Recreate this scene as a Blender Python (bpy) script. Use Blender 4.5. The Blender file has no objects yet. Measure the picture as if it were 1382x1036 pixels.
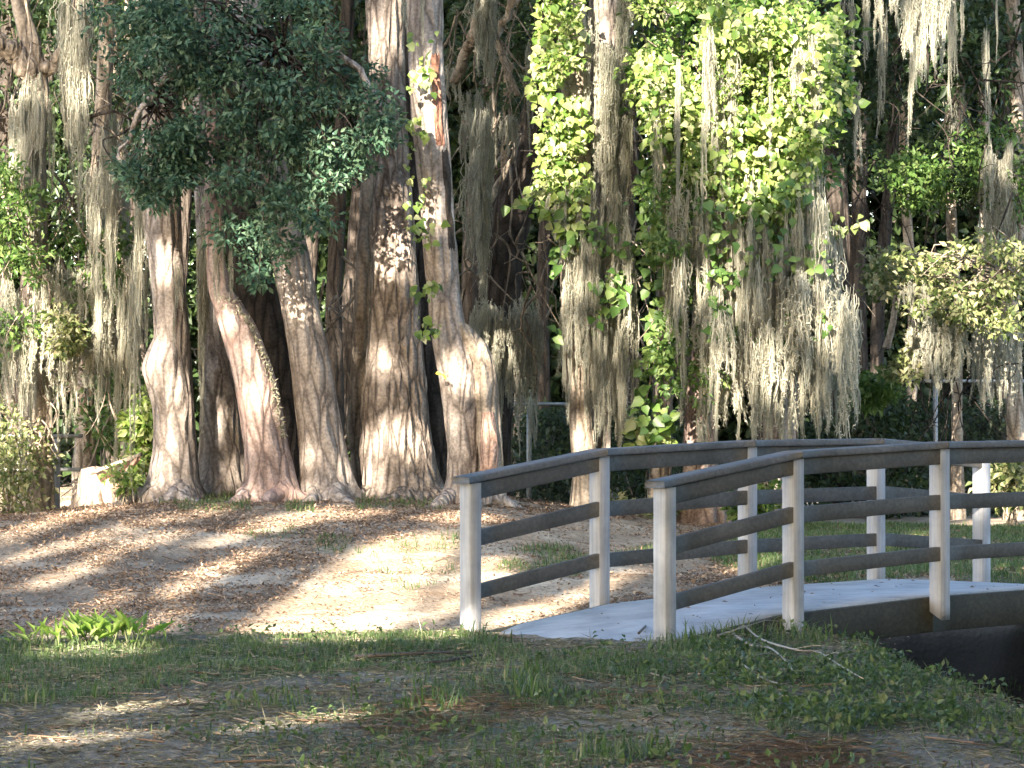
import bpy, math, random
import numpy as np
from mathutils import Vector

R = np.random.default_rng(7)
random.seed(7)
rad = math.radians
C = bpy.context.scene.collection

# ------------------------------------------------------------------ camera model (photo 1382 x 1036)
F = 4200.0; CX = 691.0; CY = 518.0; PITCH = 0.010; ZC = 1.235
cp, sp = math.cos(PITCH), math.sin(PITCH)

def at(px, py, Y):
    """world point seen at photo position (px, py) at depth Y"""
    px = np.asarray(px, float); py = np.asarray(py, float); Y = np.asarray(Y, float)
    a = (px - CX) / F; b = (CY - py) / F
    k = Y / (cp - b * sp)
    return np.stack(np.broadcast_arrays(a * k, Y, ZC + k * (sp + b * cp)), -1)

def proj(P):
    P = np.asarray(P, float)
    x, y, z = P[..., 0], P[..., 1], P[..., 2] - ZC
    d = y * cp + z * sp
    u = -y * sp + z * cp
    return CX + F * x / d, CY - F * u / d

# ------------------------------------------------------------------ noise
def _h(ix, iy, iz):
    n = (ix * 374761393 + iy * 668265263 + iz * 2147483647) & 0xffffffff
    n = ((n ^ (n >> 13)) * 1274126177) & 0xffffffff
    return ((n ^ (n >> 16)) & 0xffff) / 65535.0

def noise(x, y, z=0.0):
    x, y, z = np.broadcast_arrays(np.asarray(x, float), np.asarray(y, float), np.asarray(z, float))
    ix, iy, iz = (np.floor(v).astype(np.int64) for v in (x, y, z))
    fx, fy, fz = x - ix, y - iy, z - iz
    fx, fy, fz = (v * v * (3 - 2 * v) for v in (fx, fy, fz))
    r = 0
    for dx in (0, 1):
        for dy in (0, 1):
            for dz in (0, 1):
                r = r + _h(ix + dx, iy + dy, iz + dz) * (fx if dx else 1 - fx) * (fy if dy else 1 - fy) * (fz if dz else 1 - fz)
    return r

def inpoly(px, py, poly):
    px = np.asarray(px, float); py = np.asarray(py, float)
    ins = np.zeros(px.shape, bool); n = len(poly)
    for i in range(n):
        x0, y0 = poly[i]; x1, y1 = poly[(i + 1) % n]
        if y0 == y1: continue
        c = ((y0 > py) != (y1 > py)) & (px < (x1 - x0) * (py - y0) / (y1 - y0) + x0)
        ins ^= c
    return ins

def pts_in(poly, n, rng=R):
    xs = [p[0] for p in poly]; ys = [p[1] for p in poly]
    out = np.zeros((0, 2))
    while len(out) < n:
        q = np.stack([rng.uniform(min(xs), max(xs), n * 3), rng.uniform(min(ys), max(ys), n * 3)], -1)
        out = np.concatenate([out, q[inpoly(q[:, 0], q[:, 1], poly)]])
    return out[:n]

def sstep(a, b, x):
    t = np.clip((np.asarray(x, float) - a) / (b - a), 0, 1)
    return t * t * (3 - 2 * t)

# ------------------------------------------------------------------ terrain
B0 = np.array([0.834, 17.0]); AX = np.array([0.7071, 0.7071]); NX = np.array([-0.7071, 0.7071])
LIPX = [-400, -12, -5, -2.7, -0.6, 0.0, 1.0, 1.62, 1.90, 1.97, 2.05, 2.15, 2.4, 3.0, 400]
LIPY = [16.6, 16.6, 16.9, 17.2, 17.9, 18.35, 18.45, 17.8, 16.7, 15.2, 14.0, 13.0, 11.0, 8.0, 7.0]

def ground(X, Y):
    X = np.asarray(X, float); Y = np.asarray(Y, float)
    s = Y - np.interp(X, LIPX, LIPY); s = np.where(X > 1.6, np.minimum(s, np.maximum((X - 1.86 - .05 * np.maximum(0, 15.2 - Y)) * 1.1, s * .12)), s)
    t = (X - B0[0]) * AX[0] + (Y - B0[1]) * AX[1]
    n = (X - B0[0]) * NX[0] + (Y - B0[1]) * NX[1]
    k = np.interp(X, [-7, -4.6, -3.0, -0.4, 1.6, 4, 8], [0.45, 0.55, 1.0, 1.0, 0.30, 0.12, 0.1])
    prof = np.interp(Y, [15, 19.3, 20.5, 22, 24, 26, 28, 30, 33, 36, 45, 400], [-.9, -.27, -.10, .02, .20, .37, .50, .47, .3, .12, .12, .12])
    left = np.where(prof > 0, prof * k + .05 * (1 - k), prof)
    hump = .17 * np.exp(-((Y - 25.0) / 1.6) ** 2) * sstep(-2.3, -3.6, X)
    left = left + hump
    flat = np.where(Y > 36, .12, 0)
    right = np.interp(t, [3.9, 5.4, 6.0, 9], [-1.3, -.1, .04, .1])
    right = np.where(Y > 30, np.maximum(right, .1), right)
    w = sstep(1.45, 2.3, n) if True else 0
    bank = right * (1 - w) + left * w
    fore = -0.62 * np.maximum(s, 0) + np.where(s < 0, 0.0, 0.0)
    d = fore - bank
    m = np.maximum(fore, bank) + 0.04 * np.exp(-(d / .12) ** 2)
    z = np.where(s < -0.8, 0.0, m)
    rough = np.exp(-((Y - 18) / 30) ** 2)
    z = z + rough * ((noise(X * 1.3 + 9, Y * 1.3) - .5) * .07 + (noise(X * 4.1, Y * 4.1 + 5) - .5) * .030 + (noise(X * 11, Y * 11) - .5) * .012)
    # keep the ground under the bridge foot
    foot = (n > -.15) & (n < 1.75) & (t > -.6) & (t < 1.0)
    return np.where(foot, np.minimum(z, -0.015 + .0 * z), z)

# ------------------------------------------------------------------ mesh helpers
def tag(o, label=None, cat=None, group=None, kind=None):
    if label: o['label'] = label
    if cat: o['category'] = cat
    if group: o['group'] = group
    if kind: o['kind'] = kind
    return o

def link(o, parent=None):
    C.objects.link(o)
    if parent is not None: o.parent = parent
    return o

def empty(name, loc):
    o = bpy.data.objects.new(name, None); C.objects.link(o); o.location = Vector([float(v) for v in loc]); o.empty_display_size = .2
    return o

def mesh(name, V, faces, mat=None, parent=None, smooth=False, origin=None):
    """faces: list of int arrays (n,3) or (n,4)"""
    V = np.asarray(V, np.float64)
    o0 = np.zeros(3)
    if origin is not None: o0 = np.asarray(origin, float)
    elif parent is not None: o0 = np.array(parent.location)
    me = bpy.data.meshes.new(name)
    faces = [np.asarray(f, np.int64) for f in faces if len(f)]
    nl = sum(f.size for f in faces); nf = sum(len(f) for f in faces)
    me.vertices.add(len(V)); me.loops.add(nl); me.polygons.add(nf)
    me.vertices.foreach_set('co', (V - o0).astype(np.float32).ravel())
    me.loops.foreach_set('vertex_index', np.concatenate([f.ravel() for f in faces]).astype(np.int32))
    tot = np.concatenate([np.full(len(f), f.shape[1]) for f in faces])
    st = np.concatenate([[0], np.cumsum(tot)[:-1]])
    me.polygons.foreach_set('loop_start', st.astype(np.int32))
    if smooth: me.polygons.foreach_set('use_smooth', np.ones(nf, bool))
    if mat: me.materials.append(mat)
    me.update(calc_edges=True); me.validate()
    o = bpy.data.objects.new(name, me); C.objects.link(o)
    if parent is not None: o.parent = parent
    elif origin is not None: o.location = Vector([float(v) for v in o0])
    return o

class MB:
    def __init__(s): s.v = []; s.q = []; s.t = []; s.n = 0
    def add(s, V, q=(), t=()):
        V = np.asarray(V, float).reshape(-1, 3)
        if len(q): s.q.append(np.asarray(q) + s.n)
        if len(t): s.t.append(np.asarray(t) + s.n)
        s.v.append(V); s.n += len(V); return s
    def build(s, name, mat=None, parent=None, smooth=False, origin=None):
        return mesh(name, np.concatenate(s.v), [np.concatenate(s.q) if s.q else [], np.concatenate(s.t) if s.t else []], mat, parent, smooth, origin)

def unit(v):
    v = np.asarray(v, float); return v / np.maximum(np.linalg.norm(v, axis=-1, keepdims=True), 1e-9)

def tube(mb, P, rads, seg=7, cap=True, rough=0):
    P = np.asarray(P, float); n = len(P); rads = np.broadcast_to(rads, (n,)).astype(float)
    T = unit(np.gradient(P, axis=0)) if n > 2 else unit(np.repeat((P[-1:] - P[:1]), n, 0))
    ref = np.array([0, 0, 1.]) if abs(T[0, 2]) < .9 else np.array([1., 0, 0])
    U = unit(np.cross(T, ref)); W = np.cross(T, U)
    a = np.linspace(0, 2 * math.pi, seg, endpoint=False)
    rr = rads[:, None] * np.ones(seg)
    if rough: rr = rr * (1 + rough * (R.random((n, seg)) - .5))
    V = P[:, None] + rr[..., None] * (np.cos(a)[None, :, None] * U[:, None] + np.sin(a)[None, :, None] * W[:, None])
    i = np.arange(n - 1)[:, None] * seg; j = np.arange(seg)[None]
    q = np.stack([i + j, i + (j + 1) % seg, i + seg + (j + 1) % seg, i + seg + j], -1).reshape(-1, 4)
    V = V.reshape(-1, 3); t = []
    if cap:
        V = np.concatenate([V, P[:1], P[-1:]]); b = n * seg
        k = np.arange(seg)
        t = np.concatenate([np.stack([np.full(seg, b), (k + 1) % seg, k], -1), np.stack([np.full(seg, b + 1), b - seg + k, b - seg + (k + 1) % seg], -1)])
    mb.add(V, q, t)

def curve_pts(P, n=24):
    P = np.asarray(P, float); m = len(P)
    if m == 2: return P[0] + (P[1] - P[0]) * np.linspace(0, 1, n)[:, None]
    t = np.linspace(0, m - 1, n); out = []
    for tt in t:
        i = min(int(tt), m - 2); f = tt - i
        p0, p1, p2, p3 = P[max(i - 1, 0)], P[i], P[i + 1], P[min(i + 2, m - 1)]
        out.append(.5 * ((2 * p1) + (-p0 + p2) * f + (2 * p0 - 5 * p1 + 4 * p2 - p3) * f * f + (-p0 + 3 * p1 - 3 * p2 + p3) * f ** 3))
    return np.array(out)

def beam(mb, p0, p1, w, h, bev=.004):
    """board from p0 to p1 (centre line), ends cut upright, width w sideways, height h; edges eased"""
    p0 = np.asarray(p0, float); p1 = np.asarray(p1, float)
    d = (p1 - p0).copy(); d[2] = 0; d = unit(d); sd = np.array([d[1], -d[0], 0])
    a, b = w / 2, h / 2; e = min(bev, a * .4, b * .4)
    sec = [(-a + e, -b), (a - e, -b), (a, -b + e), (a, b - e), (a - e, b), (-a + e, b), (-a, b - e), (-a, -b + e)]
    nst = 8
    V = []
    for k in range(nst + 1):
        c = p0 + (p1 - p0) * k / nst
        for x, z in sec: V.append(c + sd * x + np.array([0, 0, z]))
    m = 8
    q = [[k * m + i, k * m + (i + 1) % m, (k + 1) * m + (i + 1) % m, (k + 1) * m + i] for k in range(nst) for i in range(m)]
    V = np.array(V)
    def capq(o, flip):
        r = [[o + 0, o + 1, o + 2, o + 7], [o + 7, o + 2, o + 3, o + 6], [o + 6, o + 3, o + 4, o + 5]]
        return [x[::-1] for x in r] if flip else r
    mb.add(V, q + capq(0, False) + capq(nst * m, True))

def post_box(mb, c, z0, z1, w=.09, ang=math.pi / 4, cut=0.0, bev=.003):
    """upright square post; cut > 0 slopes the foot"""
    ca, sa = math.cos(ang), math.sin(ang); a = w / 2; e = bev
    sec = [(-a + e, -a), (a - e, -a), (a, -a + e), (a, a - e), (a - e, a), (-a + e, a), (-a, a - e), (-a, -a + e)]
    V = []; nst = 12
    for k in range(nst + 1):
        for x, y in sec:
            zz = z0 + cut * (y + a) / w
            z = zz + (z1 - zz) * k / nst
            j = (R.random() - .5) * .0012
            V.append([c[0] + (x + j) * ca - y * sa, c[1] + x * sa + (y + j) * ca, z])
    m = 8
    q = [[k * m + i, k * m + (i + 1) % m, (k + 1) * m + (i + 1) % m, (k + 1) * m + i] for k in range(nst) for i in range(m)]
    o = nst * m
    q += [[7, 2, 1, 0], [6, 3, 2, 7], [5, 4, 3, 6], [o, o + 1, o + 2, o + 7], [o + 7, o + 2, o + 3, o + 6], [o + 6, o + 3, o + 4, o + 5]]
    mb.add(np.array(V), q)

def leaves(mb, P, D, Nn, L, W, fold=.25, droop=.15):
    """one folded pointed leaf per row: base P, direction D, face normal Nn"""
    P = np.asarray(P, float); D = unit(D); S = unit(np.cross(D, Nn)); Nn = np.cross(S, D)
    L = np.broadcast_to(L, (len(P),))[:, None]; W = np.broadcast_to(W, (len(P),))[:, None]
    v0 = P; v1 = P + D * L * .42 + S * W * .5 + Nn * W * fold; v3 = P + D * L * .42 - S * W * .5 + Nn * W * fold
    v2 = P + D * L - Nn * L * droop
    V = np.stack([v0, v1, v2, v3], 1).reshape(-1, 3)
    i = np.arange(len(P)) * 4
    mb.add(V, t=np.concatenate([np.stack([i, i + 1, i + 2], -1), np.stack([i, i + 2, i + 3], -1)]))

def broad_leaves(mb, P, D, Nn, L, W, fold=.18, droop=.2):
    """broad heart-shaped leaf: wide near the stalk, pointed tip, curved along the midrib"""
    P = np.asarray(P, float); D = unit(D); S = unit(np.cross(D, Nn)); Nn = np.cross(S, D); n = len(P)
    L = np.broadcast_to(L, (n,))[:, None]; W = np.broadcast_to(W, (n,))[:, None]
    a, b = R.uniform(.8, 1.2, (n, 1)), R.uniform(.8, 1.2, (n, 1)); dr = droop * R.uniform(.2, 2.0, (n, 1))
    V = np.stack([P, P + D * L * .10 + S * W * .40 * a + Nn * W * fold * .6, P + D * L * .45 + S * W * .5 * a + Nn * (W * fold - L * dr * .2), P + D * L - Nn * L * dr,
                  P + D * L * .45 - S * W * .5 * b + Nn * (W * fold - L * dr * .2), P + D * L * .10 - S * W * .40 * b + Nn * W * fold * .6, P + D * L * .48 - Nn * L * dr * .22], 1).reshape(-1, 3)
    i = np.arange(n) * 7
    mb.add(V, t=np.concatenate([np.stack([i + a_, i + b_, i + c_], -1) for a_, b_, c_ in ((0, 1, 6), (1, 2, 6), (2, 3, 6), (3, 4, 6), (4, 5, 6), (5, 0, 6))]))

def rdir(n, up=0.0):
    v = R.normal(size=(n, 3)); v[:, 2] += up; return unit(v)

def clump_leaves(mb, centres, per, rx, rz, L, W, droopy=0.0, face=(0, -.5, .8), lvar=.35, upn=1.0):
    """leaf clumps: leaves on a rough shell round each centre, tips outward"""
    c = np.repeat(np.asarray(centres, float), per, 0); n = len(c)
    o = rdir(n); r = R.random(n) ** .45
    sc = np.repeat(R.uniform(.6, 1.25, len(centres)), per)
    off = o * r[:, None] * np.stack([rx * sc, rx * sc, rz * sc], -1)
    D = o + R.normal(size=(n, 3)) * .55; D[:, 2] -= droopy
    Nn = np.asarray(face) * upn + R.normal(size=(n, 3)) * .55
    k = R.uniform(1 - lvar, 1 + lvar, n)
    leaves(mb, c + off, D, Nn, L * k, W * k)

# ------------------------------------------------------------------ materials
def newmat(name):
    m = bpy.data.materials.new(name); m.use_nodes = True
    nt = m.node_tree; nt.nodes.clear(); return m, nt

def N(nt, typ, **kw):
    n = nt.nodes.new(typ)
    for k, v in kw.items():
        if k.startswith('i_'):
            key = k[2:].replace('_', ' ')
            n.inputs[int(key) if key.isdigit() else key].default_value = v
        else: setattr(n, k, v)
    return n

def ramp(nt, stops):
    n = nt.nodes.new('ShaderNodeValToRGB'); e = n.color_ramp.elements
    while len(e) < len(stops): e.new(.5)
    for x, (p, c) in zip(e, stops): x.position = p; x.color = (*c, 1)
    return n

def leaf_mat(name, cols, trans=.4, rough=.45, spec=.35, sat_island=True):
    m, nt = newmat(name); lk = nt.links.new
    g = N(nt, 'ShaderNodeNewGeometry')
    r = ramp(nt, [(i / (len(cols) - 1), c) for i, c in enumerate(cols)])
    lk(g.outputs['Random Per Island'], r.inputs[0])
    b = N(nt, 'ShaderNodeBsdfPrincipled', i_Roughness=rough); b.inputs['Specular IOR Level'].default_value = spec
    t = N(nt, 'ShaderNodeBsdfTranslucent'); mx = N(nt, 'ShaderNodeMixShader'); mx.inputs[0].default_value = trans
    hs = N(nt, 'ShaderNodeHueSaturation'); hs.inputs['Value'].default_value = 1.25; hs.inputs['Saturation'].default_value = 1.1
    lk(r.outputs[0], b.inputs['Base Color']); lk(r.outputs[0], hs.inputs['Color']); lk(hs.outputs[0], t.inputs[0])
    out = N(nt, 'ShaderNodeOutputMaterial')
    lk(b.outputs[0], mx.inputs[1]); lk(t.outputs[0], mx.inputs[2]); lk(mx.outputs[0], out.inputs[0])
    return m

def bark_mat(name, dark, mid, light, accent=None, scale=1.0, bump=.8):
    m, nt = newmat(name); lk = nt.links.new
    tc = N(nt, 'ShaderNodeTexCoord'); mp = N(nt, 'ShaderNodeMapping'); mp.inputs['Scale'].default_value = (14 * scale, 14 * scale, 3.2 * scale)
    lk(tc.outputs['Object'], mp.inputs[0])
    nz = N(nt, 'ShaderNodeTexNoise', i_Scale=.7, i_Detail=5.0, i_Roughness=.6)
    lk(mp.outputs[0], nz.inputs[0])
    mx0 = N(nt, 'ShaderNodeMix', data_type='VECTOR'); mx0.inputs[0].default_value = .35
    lk(mp.outputs[0], mx0.inputs[4]); lk(nz.outputs['Color'], mx0.inputs[5])
    vo = N(nt, 'ShaderNodeTexVoronoi', feature='DISTANCE_TO_EDGE', i_Scale=1.0)
    lk(mx0.outputs[1], vo.inputs['Vector'])
    n2 = N(nt, 'ShaderNodeTexNoise', i_Scale=1.6, i_Detail=6.0, i_Roughness=.65); lk(tc.outputs['Object'], n2.inputs[0])
    n3 = N(nt, 'ShaderNodeTexNoise', i_Scale=38.0, i_Detail=4.0, i_Roughness=.6); lk(tc.outputs['Object'], n3.inputs[0])
    r = ramp(nt, [(.0, tuple(c * .7 for c in dark)), (.14, mid), (.5, light)]); lk(vo.outputs['Distance'], r.inputs[0])
    r2 = ramp(nt, [(.3, tuple(c * .5 for c in mid)), (.5, mid), (.68, light)]); lk(n2.outputs[0], r2.inputs[0])
    mix = N(nt, 'ShaderNodeMix', data_type='RGBA', blend_type='MIX'); mix.inputs[0].default_value = .36
    lk(r.outputs[0], mix.inputs[6]); lk(r2.outputs[0], mix.inputs[7]); last = mix.outputs[2]
    sp_ = ramp(nt, [(.35, (.6, .6, .6)), (.65, (1.22, 1.22, 1.22))]); lk(n3.outputs[0], sp_.inputs[0])
    mu = N(nt, 'ShaderNodeMix', data_type='RGBA', blend_type='MULTIPLY'); mu.inputs[0].default_value = .9
    lk(last, mu.inputs[6]); lk(sp_.outputs[0], mu.inputs[7]); last = mu.outputs[2]
    if accent:
        n4 = N(nt, 'ShaderNodeTexNoise', i_Scale=2.3, i_Detail=5.0); lk(tc.outputs['Object'], n4.inputs[0])
        ra = ramp(nt, [(.52, (0, 0, 0)), (.68, (.8, .8, .8))]); lk(n4.outputs[0], ra.inputs[0])
        ma = N(nt, 'ShaderNodeMix', data_type='RGBA'); lk(ra.outputs[0], ma.inputs[0]); lk(last, ma.inputs[6]); ma.inputs[7].default_value = (*accent, 1); last = ma.outputs[2]
    b = N(nt, 'ShaderNodeBsdfPrincipled', i_Roughness=.9); b.inputs['Specular IOR Level'].default_value = .15
    lk(last, b.inputs['Base Color'])
    ad = N(nt, 'ShaderNodeMath', operation='MULTIPLY_ADD'); lk(n3.outputs[0], ad.inputs[0]); ad.inputs[1].default_value = .35
    rb = ramp(nt, [(0, (0, 0, 0)), (.35, (1, 1, 1))]); lk(vo.outputs['Distance'], rb.inputs[0]); lk(rb.outputs[0], ad.inputs[2])
    bp = N(nt, 'ShaderNodeBump', i_Strength=bump, i_Distance=.04); lk(ad.outputs[0], bp.inputs['Height']); lk(bp.outputs[0], b.inputs['Normal'])
    out = N(nt, 'ShaderNodeOutputMaterial'); lk(b.outputs[0], out.inputs[0]); return m

def wood_mat(name, cols, sx=1.0, axis='z'):
    m, nt = newmat(name); lk = nt.links.new
    tc = N(nt, 'ShaderNodeTexCoord'); mp = N(nt, 'ShaderNodeMapping')
    mp.inputs['Rotation'].default_value = (0, 0, -math.pi / 4)
    mp.inputs['Scale'].default_value = (60, 60, 2.2) if axis == 'z' else (2.0, 50, 50)
    lk(tc.outputs['Object'], mp.inputs[0])
    nz = N(nt, 'ShaderNodeTexNoise', i_Scale=1.0, i_Detail=6.0, i_Roughness=.6); lk(mp.outputs[0], nz.inputs[0])
    n2 = N(nt, 'ShaderNodeTexNoise', i_Scale=3.0, i_Detail=8.0, i_Roughness=.65); lk(tc.outputs['Object'], n2.inputs[0])
    r = ramp(nt, [(.25, cols[0]), (.5, cols[1]), (.75, cols[2])]); lk(nz.outputs[0], r.inputs[0])
    r2 = ramp(nt, [(.3, (.66, .67, .66)), (.62, (1.08, 1.07, 1.06))]); lk(n2.outputs[0], r2.inputs[0])
    mu = N(nt, 'ShaderNodeMix', data_type='RGBA', blend_type='MULTIPLY'); mu.inputs[0].default_value = 1
    lk(r.outputs[0], mu.inputs[6]); lk(r2.outputs[0], mu.inputs[7])
    b = N(nt, 'ShaderNodeBsdfPrincipled', i_Roughness=.75); b.inputs['Specular IOR Level'].default_value = .25
    lk(mu.outputs[2], b.inputs['Base Color'])
    bp = N(nt, 'ShaderNodeBump', i_Strength=.35, i_Distance=.004); lk(nz.outputs[0], bp.inputs['Height']); lk(bp.outputs[0], b.inputs['Normal'])
    out = N(nt, 'ShaderNodeOutputMaterial'); lk(b.outputs[0], out.inputs[0]); return m

def plain_mat(name, col, rough=.6, metal=0.0, var=.2):
    m, nt = newmat(name); lk = nt.links.new
    tc = N(nt, 'ShaderNodeTexCoord'); nz = N(nt, 'ShaderNodeTexNoise', i_Scale=22.0, i_Detail=5.0); lk(tc.outputs['Object'], nz.inputs[0])
    r = ramp(nt, [(.3, tuple(c * (1 - var) for c in col)), (.7, tuple(min(1, c * (1 + var)) for c in col))]); lk(nz.outputs[0], r.inputs[0])
    b = N(nt, 'ShaderNodeBsdfPrincipled', i_Roughness=rough, i_Metallic=metal); lk(r.outputs[0], b.inputs['Base Color'])
    out = N(nt, 'ShaderNodeOutputMaterial'); lk(b.outputs[0], out.inputs[0]); return m

def ground_mat():
    m, nt = newmat('soil and litter'); lk = nt.links.new
    tc = N(nt, 'ShaderNodeTexCoord'); at_ = N(nt, 'ShaderNodeAttribute', attribute_name='cover')
    sx = N(nt, 'ShaderNodeSeparateColor'); lk(at_.outputs['Color'], sx.inputs[0])
    n1 = N(nt, 'ShaderNodeTexNoise', i_Scale=1.1, i_Detail=7.0, i_Roughness=.62); lk(tc.outputs['Object'], n1.inputs[0])
    n2 = N(nt, 'ShaderNodeTexNoise', i_Scale=26.0, i_Detail=6.0, i_Roughness=.7); lk(tc.outputs['Object'], n2.inputs[0])
    n3 = N(nt, 'ShaderNodeTexVoronoi', i_Scale=30.0); lk(tc.outputs['Object'], n3.inputs['Vector'])
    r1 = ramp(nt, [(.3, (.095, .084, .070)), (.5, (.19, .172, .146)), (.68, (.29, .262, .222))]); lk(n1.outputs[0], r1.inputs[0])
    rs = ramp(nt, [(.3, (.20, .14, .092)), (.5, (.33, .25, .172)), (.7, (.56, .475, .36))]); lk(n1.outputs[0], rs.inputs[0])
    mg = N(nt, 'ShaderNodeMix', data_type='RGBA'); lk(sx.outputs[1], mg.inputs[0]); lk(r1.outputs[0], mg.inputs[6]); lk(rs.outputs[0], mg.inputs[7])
    r2 = ramp(nt, [(.32, (.5, .5, .5)), (.68, (1.3, 1.3, 1.3))]); lk(n2.outputs[0], r2.inputs[0])
    mu = N(nt, 'ShaderNodeMix', data_type='RGBA', blend_type='MULTIPLY'); mu.inputs[0].default_value = .9; lk(mg.outputs[2], mu.inputs[6]); lk(r2.outputs[0], mu.inputs[7])
    rg = ramp(nt, [(.3, (.022, .042, .012)), (.7, (.07, .115, .03))]); lk(n2.outputs[0], rg.inputs[0])
    m2 = N(nt, 'ShaderNodeMix', data_type='RGBA'); lk(sx.outputs[0], m2.inputs[0]); lk(mu.outputs[2], m2.inputs[6]); lk(rg.outputs[0], m2.inputs[7])
    b = N(nt, 'ShaderNodeBsdfPrincipled', i_Roughness=.95); b.inputs['Specular IOR Level'].default_value = .1
    m3 = N(nt, 'ShaderNodeMix', data_type='RGBA'); lk(sx.outputs[2], m3.inputs[0]); lk(m2.outputs[2], m3.inputs[6]); m3.inputs[7].default_value = (.034, .030, .025, 1)  # near-black tone that carries the painted ditch shade
    lk(m3.outputs[2], b.inputs['Base Color'])
    ad = N(nt, 'ShaderNodeMath', operation='MULTIPLY_ADD'); lk(n3.outputs['Distance'], ad.inputs[0]); ad.inputs[1].default_value = .5; lk(n2.outputs[0], ad.inputs[2])
    bp = N(nt, 'ShaderNodeBump', i_Strength=.8, i_Distance=.025); lk(ad.outputs[0], bp.inputs['Height']); lk(bp.outputs[0], b.inputs['Normal'])
    out = N(nt, 'ShaderNodeOutputMaterial'); lk(b.outputs[0], out.inputs[0]); return m

M = dict(
    oak=leaf_mat('oak leaf', [(.018, .044, .027), (.036, .080, .046), (.058, .115, .064), (.085, .14, .08), (.12, .17, .10)], .25, .5, .28),
    ivy=leaf_mat('vine leaf', [(.05, .095, .02), (.11, .18, .035), (.19, .26, .06), (.27, .31, .11), (.32, .32, .19)], .5, .42, .4),
    midleaf=leaf_mat('woodland leaf', [(.035, .075, .016), (.065, .125, .028), (.11, .18, .045), (.17, .22, .07)], .42),
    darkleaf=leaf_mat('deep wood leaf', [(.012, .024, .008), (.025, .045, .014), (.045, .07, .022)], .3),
    olive=leaf_mat('olive leaf', [(.06, .09, .025), (.12, .15, .05), (.22, .23, .10), (.32, .29, .17)], .42),
    moss=leaf_mat('spanish moss', [(.20, .20, .155), (.28, .275, .22), (.36, .345, .28), (.44, .41, .33)], .48, .9, .05),
    litter=leaf_mat('dead leaf', [(.075, .046, .030), (.15, .098, .066), (.26, .18, .125), (.42, .32, .23), (.20, .125, .088)], .12, .8, .2),
    grass=leaf_mat('grass blade', [(.040, .072, .020), (.070, .115, .034), (.11, .155, .055), (.20, .195, .11)], .4, .5, .3),
    weed=leaf_mat('ground weed', [(.032, .058, .018), (.058, .095, .030), (.09, .135, .045), (.15, .16, .08)], .35, .5, .35),
    bright=leaf_mat('bog leaf', [(.17, .28, .05), (.25, .36, .08), (.34, .42, .14)], .5, .4, .4),
    yellow=leaf_mat('yellow leaf', [(.45, .36, .05), (.55, .45, .07)], .4),
    thatch=leaf_mat('dry thatch', [(.10, .092, .062), (.19, .175, .125), (.29, .265, .20), (.36, .33, .25), (.13, .15, .07)], .15, .8, .15),
    needle=leaf_mat('pine straw', [(.14, .085, .055), (.23, .145, .09), (.32, .215, .14)], .1, .8, .2),
    bark=bark_mat('grey oak bark', (.11, .082, .066), (.285, .24, .205), (.43, .375, .33)),
    barkred=bark_mat('reddish oak bark', (.11, .07, .055), (.27, .20, .17), (.42, .34, .30), accent=(.29, .19, .155)),
    barkrough=bark_mat('furrowed bark', (.035, .026, .021), (.22, .18, .15), (.44, .38, .33), scale=1.15, bump=1.0),
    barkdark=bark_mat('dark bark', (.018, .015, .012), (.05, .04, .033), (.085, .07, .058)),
    bareswood=bark_mat('bare red wood', (.10, .045, .028), (.22, .105, .07), (.34, .20, .15), scale=1.6),
    pinkwood=bark_mat('bare pinkish wood', (.20, .12, .085), (.33, .22, .17), (.44, .33, .27), scale=1.3),
    barktan=bark_mat('tan bark', (.12, .095, .07), (.27, .22, .17), (.40, .34, .27)),
    post=wood_mat('weathered post', [(.27, .275, .295), (.35, .355, .38), (.42, .425, .45)], axis='z'),
    rail=wood_mat('weathered rail', [(.055, .054, .053), (.080, .079, .077), (.112, .110, .107)], axis='x'),
    cap=wood_mat('weathered cap', [(.085, .085, .09), (.12, .12, .126), (.165, .164, .17)], axis='x'),
    fascia=wood_mat('stained beam', [(.022, .022, .017), (.036, .035, .027), (.056, .053, .042)], axis='x'),
    deck=wood_mat('painted deck', [(.28, .295, .325), (.36, .375, .405), (.42, .435, .465)], axis='x'),
    galv=plain_mat('galvanised steel', (.28, .285, .285), .55, .5),
    wire=plain_mat('chain link wire', (.07, .07, .068), .6, .3),
    paleboard=plain_mat('brown board', (.33, .20, .145), .8),
    stump=bark_mat('pale stump wood', (.16, .12, .09), (.30, .24, .19), (.42, .36, .29)),
    twig=plain_mat('pale dead twig', (.24, .215, .185), .9),
    darktwig=plain_mat('dark wet stick', (.06, .05, .042), .85),
    stone=plain_mat('pale stone', (.42, .36, .30), .9),
    ground=ground_mat(),
)

# ------------------------------------------------------------------ sun geometry
SA, SE = rad(17), rad(20)
sA, cA, tE = math.sin(SA), math.cos(SA), math.tan(SE)
def uv(P):
    P = np.asarray(P, float)
    s = P[..., 0] * sA + P[..., 1] * cA
    return P[..., 0] * cA - P[..., 1] * sA, P[..., 2] + s * tE

# ------------------------------------------------------------------ ground sheet
def axis_pts(lo, hi, fine, far=420):
    a = list(np.arange(lo, hi + 1e-6, fine)); st = fine
    x = hi
    while x < far: st *= 1.28; x += st; a.append(x)
    st = fine; x = lo
    while x > -far: st *= 1.28; x -= st; a.insert(0, x)
    return np.array(a)
gx = axis_pts(-6.2, 6.2, .055); gy = axis_pts(9.5, 37.0, .075)
GX, GY = np.meshgrid(gx, gy); GZ = ground(GX, GY)
gp = np.stack([GX, GY, GZ], -1)
ppx, ppy = proj(np.where(GY[..., None] > 2, gp, np.array([0, 5., 0])))
infr = GY > 9

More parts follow.
